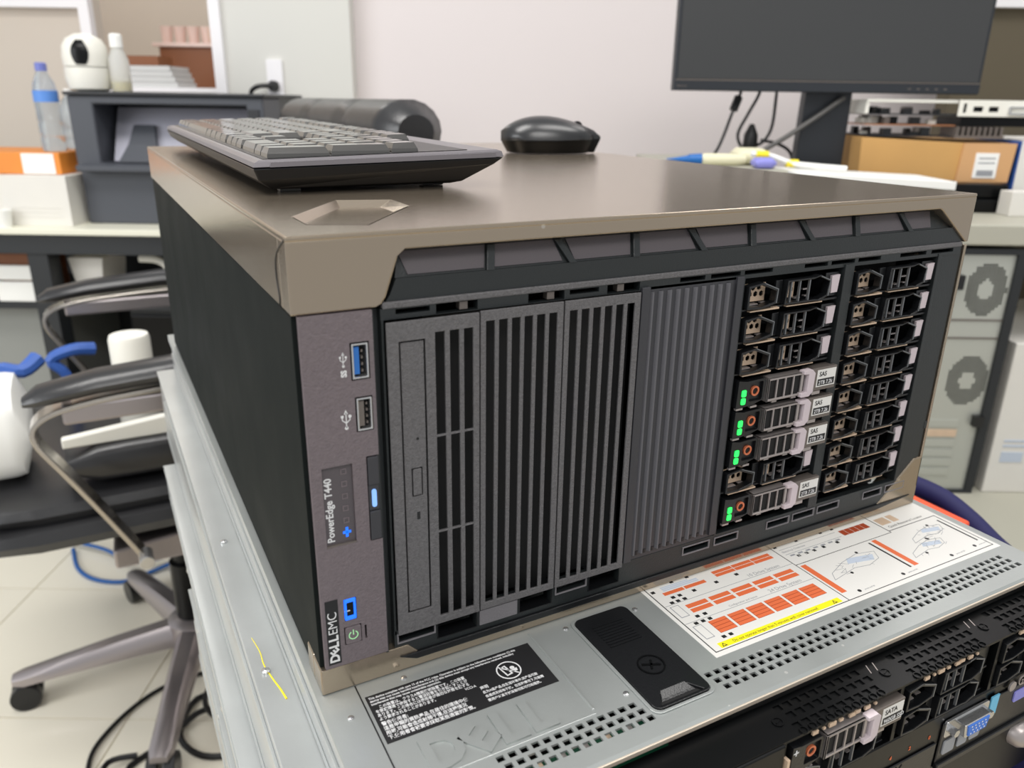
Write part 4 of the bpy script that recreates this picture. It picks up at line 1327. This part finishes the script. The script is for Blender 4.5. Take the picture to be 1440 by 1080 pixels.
def bottle(x, y, z, lab, label, S_=1.0, R_=0.85):
    t_ = Thing('water_bottle', label, 'bottle', frame='r', o=(x, y, z), group=None)
    def sc_(pr): return [(r * R_, h * S_) for r, h in pr]
    t_.part('bottle_body', MB().lathe((x, y, z), sc_([(27, 0), (30, 6), (30, 30), (28, 34), (30, 38), (30, 60), (28, 64), (30, 68), (30, 130), (25, 150), (13, 172), (13, 176)]), 26), clear, smooth=True)
    if lab:
        t_.part('label', MB().lathe((x, y, z), sc_([(30.6, 108), (30.6, 132)]), 26), blue_label)
    t_.part('cap', MB().lathe((x, y, z), sc_([(14.5, 174), (14.5, 190), (12, 192)]), 20), mat('violet_cap', (110, 120, 190), .4) if lab else paper_white, smooth=True)


bottle(-1078, 1905, 152, True, 'water bottle with blue label standing on the orange-taped box')
bottle(-1082, 2015, 152, False, 'shorter clear bottle between the labelled bottle and the printer', .72)
b = Thing('carton', 'flat box wrapped in orange tape on top of the white carton', 'box', frame='r', o=(-1150, 1950, 102))
b.part('body', MB().box(-1400, -1045, 1858, 2050, 102.5, 151), orange_tape, bevel=2)
b.part('address_label', MB().box(-1132, -1058, 1856.5, 1858, 104, 149), paper_white)
Thing('carton', 'white carton on the left desk beside the printer', 'box', frame='r', o=(-1095, 1900, -10), mb=MB().box(-1176, -1022, 1825, 2020, -10, 102).box(-1160, -1040, 1824, 1825, 10, 12).box(-1160, -1040, 1824, 1825, 20, 22).box(-1160, -1040, 1824, 1825, 30, 32), m=carton_white, bevel=1)
bpy.data.objects['carton.001']['label'] = 'white carton on the left desk beside the printer'
Thing('carton', 'large grey-white carton at the far end of the left desk', 'box', frame='r', o=(-1350, 1950, -10), mb=MB().box(-1500, -1182, 1840, 2080, -10, 102), m=carton_white, bevel=1)
Thing('paper_cup', 'white cup at the front of the left desk', 'cup', frame='r', o=(-1165, 1800, -10), mb=MB().lathe((-1165, 1802, -10), [(14, 0), (19, 38), (17.5, 38), (13, 2)], 20), m=paper_white)
# under the desk
Thing('parcel', 'pink-beige parcel on the shelf under the left desk', 'box', frame='r', o=(-1030, 1900, -200), mb=MB().loft([[(-1050, 1860, -199.5), (-1000, 1860, -199.5), (-1000, 1980, -199.5), (-1050, 1980, -199.5)], [(-1070, 1860, -90), (-985, 1860, -90), (-985, 1980, -90), (-1070, 1980, -90)]]), m=carton_white, bevel=2)
Thing('parcel', 'brown paper parcel under the desk left of the desk leg', 'box', frame='r', o=(-1200, 1900, -200), mb=MB().box(-1240, -1140, 1865, 1980, -140, -82).box(-1240, -1140, 1865, 1980, -199.5, -140), m=wood, bevel=3)
Thing('towel', 'folded white cloth on the under-desk shelf at the photo edge', 'cloth', frame='r', o=(-1180, 1860, -200), mb=MB().box(-1250, -1150, 1852, 1863, -199.5, -150).box(-1250, -1150, 1852, 1863, -146, -110), m=paper_white, bevel=4)
k_ = Thing('computer_case', 'black upright box under the left desk', 'computer', frame='r', o=(-830, 2000, FZ))  # plain black block filling the space under the desk
k_.part('body', MB().box(-960, -690, 1900, 2185, FZ, -220), desk_dark, bevel=4)
k_.part('front_cover', MB().box(-955, -695, 1892, 1900, FZ + 20, -240), gloss_black, bevel=3)
Thing('cable_adapter', 'white curved plug hanging under the left desk', 'adapter', frame='r', o=(-840, 1840, -200), mb=MB().tube([(-900, 1870, -92), (-860, 1868, -94), (-835, 1866, -110), (-826, 1864, -150), (-820, 1862, -196)], 9, 8, 4), m=off_white, smooth=True)
Thing('drawer_cabinet', 'plain grey drawer cabinet under the left end of the desk', 'cabinet', frame='r', o=(-1300, 2000, FZ), mb=MB().box(-1600, -1135, 1905, 2185, FZ, -216).box(-1590, -1145, 1900, 1905, FZ + 30, -500).box(-1590, -1145, 1900, 1905, -490, -226), m=mat('cabinet_grey', (140, 142, 138), .5), bevel=2)

# ------------------------------------------------------------------ beyond the opening in the wall
c = Thing('cabinet', 'brown wooden cabinet in the room beyond the opening', 'cabinet', frame='r', o=(-1050, 2900, FZ))
c.part('body', MB().box(-1165, -700, 2760, 3100, FZ, 428), wood, bevel=3)
c.part('cabinet_top', MB().box(-1180, -690, 2745, 3110, 428, 440), pink_white, bevel=2)
for k in range(4):
    x = -1150 + k * 44
    Thing('tumbler', ('pinkish glass at the left end of the row on the brown cabinet', 'second pinkish glass from the left on the brown cabinet', 'third pinkish glass from the left on the brown cabinet', 'pinkish glass nearest the yellow jar on the brown cabinet')[k], 'glass', frame='r', group='glasses on the brown cabinet', o=(x, 2800, 440),
          mb=MB().lathe((x, 2800, 440), [(15, 0), (20, 52), (18, 52), (14, 3)], 18), m=pink_white, smooth=True)
j_ = Thing('jar', 'yellow-labelled jar at the right end of the brown cabinet', 'jar', frame='r', o=(-968, 2810, 440))
j_.part('jar_body', MB().lathe((-968, 2810, 440), [(24, 0), (25, 4), (25, 66), (20, 72)], 20), yellow, smooth=True)
j_.part('lid', MB().lathe((-968, 2810, 440), [(23, 72), (23, 86)], 20), wood)
Thing('glass_bottle', 'pale bottle standing behind the jar on the brown cabinet', 'bottle', frame='r', o=(-985, 2870, 440), mb=MB().lathe((-985, 2870, 440), [(18, 0), (19, 90), (8, 120), (8, 150)], 18), m=clear, smooth=True)
for k in range(4):
    Thing('document_tray', ('clear plastic tray at the bottom of the pile on the sill', 'clear plastic tray second from the bottom of the pile on the sill', 'clear plastic tray second from the top of the pile on the sill', 'clear plastic tray topmost of the pile on the sill')[k], 'tray', frame='r', group='plastic trays on the sill', o=(-1060, 2450, 300 + k * 14.5),
          mb=MB().rects(-1140 + k * 5, -968 - k * 6, 2390, 2530, [(-1137 + k * 5, -971 - k * 6, 2393, 2527)], 302 + k * 14.5, 314 + k * 14.5, 'z').box(-1140 + k * 5, -968 - k * 6, 2390, 2530, 300.4 + k * 14.5, 302 + k * 14.5), m=mat('tray_grey', (196, 196, 194), .3))
Thing('wooden_tray', 'small brown wooden tray on top of the clear plastic trays', 'tray', frame='r', o=(-1060, 2450, 358), mb=MB().rects(-1110, -1020, 2400, 2500, [(-1105, -1025, 2405, 2495)], 361, 384, 'z').box(-1110, -1020, 2400, 2500, 358.4, 361), m=wood)
# outlet on the column
o_ = Thing('wall_outlet', 'white wall outlet plate on the white column', 'outlet', frame='r', o=(-643, 2236, 320))
o_.part('plate', MB().plate(rrect(-664, -622, 268, 372, 5), [], 2232, 2240, 'y'), frame_white, bevel=1)
pl = Thing('power_plug', 'black plug in the wall outlet on the white column', 'plug', frame='r', o=(-650, 2220, 300))
pl.part('plug_body', MB().lathe((-646, 2231, 306), [(14, 0), (14, -16), (10, -22)], 14, 'y'), cable_black, smooth=True)
pl.part('cord', MB().tube([(-646, 2212, 306), (-670, 2200, 306), (-690, 2200, 300), (-702, 2205, 286), (-706, 2215, 240), (-700, 2228, 100), (-700, 2228, -100)], 6, 8), cable_black, smooth=True)

# ------------------------------------------------------------------ desk on the right with the monitor
d = Thing('work_desk', 'grey-topped desk on the right carrying the monitor and boxes', 'desk', frame='r', o=(900, 1600, FZ))
d.part('desktop', MB().box(240, 2000, 1290, 1895, 64, 98), desk_grey, bevel=3)
d.part('lower_shelf', MB().box(420, 2000, 1010, 1895, -420, -392), desk_grey, bevel=3)
d.part('side_panel', MB().box(240, 262, 1330, 1890, FZ, 64), desk_grey)
d.part('shelf_support', MB().box(440, 470, 1040, 1880, FZ, -420), desk_dark)
d.part('shelf_support', MB().box(1500, 1530, 1040, 1880, FZ, -420), desk_dark)
m = Thing('monitor', 'black flat monitor on a dark stand at the right desk', 'monitor', frame='r', o=(560, 1560, 98))
m.part('housing', MB().box(281, 829, 1502, 1528, 299, 640), monitor_black, bevel=2)
m.part('screen_panel', MB().box(287, 823, 1500.6, 1502, 319, 634), screen)
m.part('bottom_bezel', MB().box(282, 828, 1499.5, 1502, 300, 316), monitor_black, bevel=.6)
m.part('bezel_highlight', MB().box(284, 826, 1499.2, 1500.6, 316.2, 318), dark_silver)
m.text('print', 'lenovo', dark_silver, (287, 1499.3, 305), 6.5, ext=.1)
m.part('stand_column', MB().loft([[(530, 1545, 103), (620, 1545, 103), (620, 1575, 103), (530, 1575, 103)], [(534, 1532, 420), (617, 1532, 420), (617, 1560, 420), (534, 1560, 420)]]), monitor_black, bevel=2)
m.part('stand_base', MB().plate(rrect(470, 700, 1480, 1670, 12), [], 98.2, 106, 'z'), monitor_black, bevel=2)
for k in range(5):
    m.part('bezel_button', MB().box(700 + k * 16, 705 + k * 16, 1499, 1500, 306, 308), dark_silver)


def rc(label, pts, r, mm, name='monitor_cable'):
    cable(name, label, pts, r, mm, frame='r')


rc('black cable with a ferrite bulge, leftmost of those under the monitor', [(428, 1575, 330), (418, 1560, 296), (404, 1550, 262), (392, 1545, 225), (380, 1540, 196), (366, 1540, 176)], 3, cable_black)
Thing('ferrite_core', 'black ferrite bulge on the leftmost monitor cable', 'cable part', frame='r', o=(411, 1555, 279), mb=MB().tube([(406, 1552, 267), (410, 1555, 277), (415, 1558, 290)], [8, 8], 12, 1), m=cable_black, smooth=True)
rc('black cable bending back on itself, second from the left under the monitor', [(462, 1575, 330), (453, 1560, 296), (436, 1555, 262), (420, 1555, 225), (428, 1550, 200), (446, 1545, 176)], 3, cable_black)
rc('black cable hooking to the left, third from the left under the monitor', [(490, 1575, 330), (490, 1575, 296), (489, 1575, 240), (478, 1578, 212), (455, 1572, 200), (425, 1570, 185)], 3, cable_black)
rc('thick grey cable slanting from the desk up to the monitor stand', [(600, 1528, 292), (560, 1526, 262), (505, 1530, 222), (455, 1535, 190), (430, 1535, 176)], 4.5, cable_grey)
rc('black cable arching down behind the foot of the monitor stand', [(478, 1600, 212), (510, 1600, 206), (536, 1600, 192), (545, 1600, 165), (540, 1600, 110)], 3, cable_black)
Thing('power_adapter', 'black plug standing among the monitor cables', 'adapter', frame='r', o=(452, 1600, 210), mb=MB().lathe((452, 1580, 178), [(10, 0), (15, 12), (13, 45), (4, 64)], 14), m=cable_black, smooth=True)
Thing('storage_box', 'low grey box on the right desk under the cables and bottle', 'box', frame='r', o=(420, 1500, 98), mb=MB().box(255, 448, 1330, 1720, 98.2, 176), m=desk_grey, bevel=2)
b = Thing('glue_bottle', 'cream bottle with blue nozzle lying behind the tower server', 'bottle', frame='r', o=(330, 1410, 176))
b.part('bottle_body', MB().lathe((322, 1410, 186.5), [(8, 0), (10, 6), (10, 60), (7, 76)], 18, 'x'), cream, smooth=True)
b.part('collar', MB().lathe((300, 1410, 186.5), [(8, 0), (9.5, 22)], 18, 'x'), blue_cap, smooth=True)
b.part('nozzle', MB().lathe((262, 1410, 186), [(1, 0), (3, 16), (7, 38)], 16, 'x'), blue_cap, smooth=True)
Thing('work_glove', 'cream cloth lying beside the glue bottle', 'cloth', frame='r', o=(420, 1440, 176), mb=padded(392, 446, 1420, 1500, 177, 204, 6), m=cream, smooth=True)
Thing('plug_cover', 'lavender plastic cap at the left end of the white book', 'cap', frame='r', o=(470, 1420, 165), mb=padded(398, 432, 1340, 1380, 176.4, 194, 6), m=lavender, smooth=True)
Thing('paper_stack', 'thick stack of papers on the right desk under the white book', 'paper', frame='r', o=(600, 1400, 98), mb=MB().box(452, 700, 1300, 1430, 98.2, 150), m=carton_white, bevel=1)
Thing('book', 'white book lying in front of the monitor stand', 'book', frame='r', o=(600, 1380, 150), mb=MB().loft([[(455, 1305, 168), (712, 1300, 150.5), (712, 1436, 150.5), (455, 1436, 168)], [(455, 1305, 174), (712, 1300, 164), (712, 1436, 164), (455, 1436, 174)]]), m=paper_white, bevel=1)
Thing('cable_tie', 'white cable with yellow tags lying across the white book', 'cable', frame='r', o=(480, 1380, 178), mb=MB().tube([(400, 1385, 198), (430, 1384, 196), (470, 1380, 184), (510, 1376, 180), (560, 1372, 177)], 4.5, 8), m=paper_white, smooth=True)
for x, z, t_ in ((418, 197, 'upper left'), (470, 184, 'lower right')):
    Thing('cable_tag', 'yellow tag wrapped round the white cable, %s one' % t_, 'tag', frame='r', o=(x, 1382, z), mb=MB().lathe((x - 10, 1382, z), [(6.2, 0), (6.2, 20)], 12, 'x'), m=yellow)
Thing('laptop_dock', 'flat black device under the cardboard box', 'device', frame='r', o=(800, 1560, 98), mb=MB().box(720, 905, 1442, 1740, 98.2, 122).box(735, 890, 1450, 1740, 122, 148), m=gloss_black, bevel=4)
b = Thing('cardboard_box', 'long brown cardboard box under the circuit boards', 'box', frame='r', o=(760, 1600, 148))
b.part('body', MB().loft([[(636, 1500, 150), (820, 1486, 150), (905, 1486, 150), (905, 1740, 150), (640, 1740, 150)], [(632, 1500, 224), (820, 1486, 216), (908, 1486, 216), (908, 1740, 222), (640, 1740, 226)]]), cardboard, bevel=1)
b.part('end_flap', MB().loft([[(808, 1482, 148.6), (903, 1482, 148.6), (903, 1486, 148.6), (808, 1486, 148.6)], [(812, 1482, 217), (907, 1482, 217), (907, 1486, 217), (812, 1486, 217)]]), cardboard_flap)
b.part('address_label', MB().box(836, 878, 1480.6, 1482, 156, 200), paper_white)
b.part('print', MB().box(842, 872, 1480, 1480.6, 160, 170).box(842, 872, 1480, 1480.6, 182, 184).box(842, 872, 1480, 1480.6, 190, 192), label_grey, kind='stuff')


def board(label, x0, x1, y0, z, mm, seed, cat='circuit board'):
    rnd = random.Random(seed)
    t_ = Thing('circuit_board', label, cat, frame='r', o=((x0 + x1) / 2, y0, z), group=None)
    t_.part('board', MB().box(x0, x1, y0, y0 + 140, z, z + 2), mm)
    for k in range(11):
        a = rnd.uniform(x0 + 4, x1 - 22)
        h = rnd.uniform(5, 15)
        yk = y0 + rnd.uniform(3, 20) + (k % 3) * 35
        t_.part('component', MB().box(a, a + rnd.uniform(8, 18), yk, yk + 14, z + 2, z + 2 + h), rnd.choice([black, off_white, gloss_black, dark_silver, black]), bevel=.5)
    return t_


board('circuit board with white capacitors, lying lowest on the cardboard box', 640, 792, 1500, 226, printer_dark, 3)
t_ = board('copper-edged circuit board in the middle of the pile on the cardboard box', 636, 800, 1505, 245, copper, 5)
t_ = board('topmost circuit board with pale metal rim, just below the monitor', 640, 800, 1508, 263, printer_dark, 9)
t_.part('metal_rim', MB().box(634, 640, 1508, 1648, 264, 289).box(634, 800, 1506, 1511, 284, 290), off_white, bevel=1)
g = Thing('graphics_card', 'expansion card with a cream metal bracket and video ports facing the camera', 'circuit board', frame='r', o=(860, 1520, 245))
g.part('board', MB().box(806, 960, 1503, 1620, 262, 266), printer_dark)
g.part('bracket', MB().rects(798, 962, 262, 290, [(806, 812, 268, 284), (824, 842, 270, 279), (852, 870, 270, 279)], 1499, 1502), off_white, bevel=.5)
g.part('port_backing', MB().box(800, 880, 1502, 1506, 264, 288), gloss_black)
g.part('video_port', MB().plate(rrect(886, 938, 266, 280, 3), [rrect(889, 935, 268.5, 277.5, 2)], 1494, 1499, 'y'), metal)
g.part('heatsink', MB().box(812, 950, 1512, 1600, 245, 261), gloss_black)
q = Thing('heatsink', 'small grey finned heat sink at the right end of the board pile', 'heat sink', frame='r', o=(850, 1510, 222))
q.part('block', MB().box(800, 890, 1500, 1560, 224, 229), dark_silver)
for k in range(9):
    q.part('fin', MB().box(802 + k * 10, 806 + k * 10, 1500, 1560, 229, 244), dark_silver)
b = Thing('retail_box', 'white and blue retail box right of the cardboard box', 'box', frame='r', o=(1050, 1600, 98))
b.part('body', MB().box(915, 1300, 1480, 1760, 98.2, 222), carton_white, bevel=1)
b.part('blue_panel', MB().box(960, 1300, 1479, 1480, 140, 222), blue_plastic)
b.part('side_band', MB().box(914, 915, 1482, 1750, 135, 222), blue_plastic)
Thing('retail_box', 'low white box with a red mark in front of the blue retail box', 'box', frame='r', o=(900, 1440, 98), mb=MB().box(868, 912, 1400, 1438, 98.2, 140), m=carton_white, bevel=1)
# computer case standing on the low shelf
K.ob.rotation_euler.x = 0.011
K.ob.location.z += 0.0024
k_ = Thing('computer_case', 'computer case on the low shelf, fan grilles facing the camera', 'computer', frame='r', o=(740, 1500, -392))
us = [640] + [v for k in range(20) for v in (744 + 5 * k, 748.2 + 5 * k)] + [842]
zs = [-388] + [v for k in range(21) for v in (-224 + 5 * k, -219.8 + 5 * k)] + [v for k in range(21) for v in (-62 + 5 * k, -57.8 + 5 * k)] + [50]


def solid(i, j):
    if not (i % 2 and j % 2):
        return True
    u, v_ = us[i] + 1.8, zs[j] + 1.8
    for cx, cz, R0, R1, K in ((796, -12, 45, 17, 1.0), (798, -174, 46, 17, 1.0)):
        q = math.hypot((u - cx) / .78, v_ - cz)
        if R1 < q < R0:
            return False
    return True


k_.part('rear_panel', MB().grid(us, zs, solid, 1300, 1301.5, 'y'), pc_metal, label='pale metal rear panel with two perforated fan grilles')
k_.part('fan_cavity', MB().box(642, 840, 1311, 1313, -386, 48), void)
k_.part('case_shell', MB().box(636, 848, 1314, 1700, -391.8, 56).rects(636, 848, -391.8, 56, [(642, 842, -388, 50)], 1302, 1314), desk_dark)
k_.part('rear_frame', MB().rects(630, 850, -391.8, 58, [(643, 836, -386, 48)], 1294, 1306), desk_dark, bevel=1)
for z in (-98, -66):
    k_.part('panel_seam', MB().box(645, 836, 1298.5, 1300, z, z + 3), dark_silver)
for k in range(6):
    k_.part('slot_cover', MB().box(650, 800, 1297.5, 1300, -262 - k * 19, -248 - k * 19), pc_metal if k != 1 else tan_plate, bevel=.6)
for z, mm, h in ((-108, led_green, 16), (-130, red_orange, 16), (-190, label_grey, 30), (-228, blue_label, 24)):
    k_.part('port', MB().box(690, 712, 1296, 1300, z - h, z), mat('port_green', (70, 190, 120), .5) if mm is led_green else mm)
k_.part('lock_tab', MB().box(738, 752, 1288, 1300, -10, 14), black)
k_.part('lock_tab', MB().box(822, 838, 1288, 1300, -258, -238), black)
k_.part('side_strip', MB().box(848, 853, 1296, 1320, -380, 50), desk_dark)
Thing('carton', 'white carton with blue print on the low shelf right of the computer case', 'box', frame='r', o=(1000, 1450, -392), mb=MB().box(872, 1250, 1300, 1640, -391.8, -105), m=carton_white, bevel=2)
cb = bpy.data.objects['carton.003']
me_ = Thing.__new__(Thing)
me_.o = Vector((1000, 1450, -392))
me_.ob = cb
me_.part('print', MB().box(890, 930, 1299, 1300, -330, -310).box(890, 960, 1299, 1300, -300, -296).box(890, 945, 1299, 1300, -290, -286), label_blue_grey, kind='stuff')
# navy basket squeezed in beside the rack servers
g = Thing('storage_basket', 'navy fabric basket beside the right end of the rack servers', 'basket', o=(540, 20, -262))
g.part('basket_wall', MB().plate([(452, -140), (618, -140), (632, 150), (470, 165)], [[(458, -130), (608, -130), (622, 140), (476, 155)]], -262, -108, 'z'), navy)
g.part('basket_floor', MB().box(460, 620, -130, 145, -262, -258), navy)
g.part('rim', MB().tube([(640, 165, -92), (652, 110, -95), (648, 70, -102), (630, 25, -108), (622, -20, -112), (620, -140, -114)], [11, 9], 12, 5), navy, smooth=True)
Thing('tool_case', 'red-orange plastic case inside the navy basket', 'case', o=(560, 90, -258), mb=MB().box(560, 617, 50, 112, -257.8, -86), m=red_orange, bevel=3)
Thing('cloth', 'pale pink cloth inside the navy basket', 'cloth', o=(560, -20, -258), mb=padded(530, 603, -80, 44, -257.6, -92, 8), m=pink_soft, smooth=True)
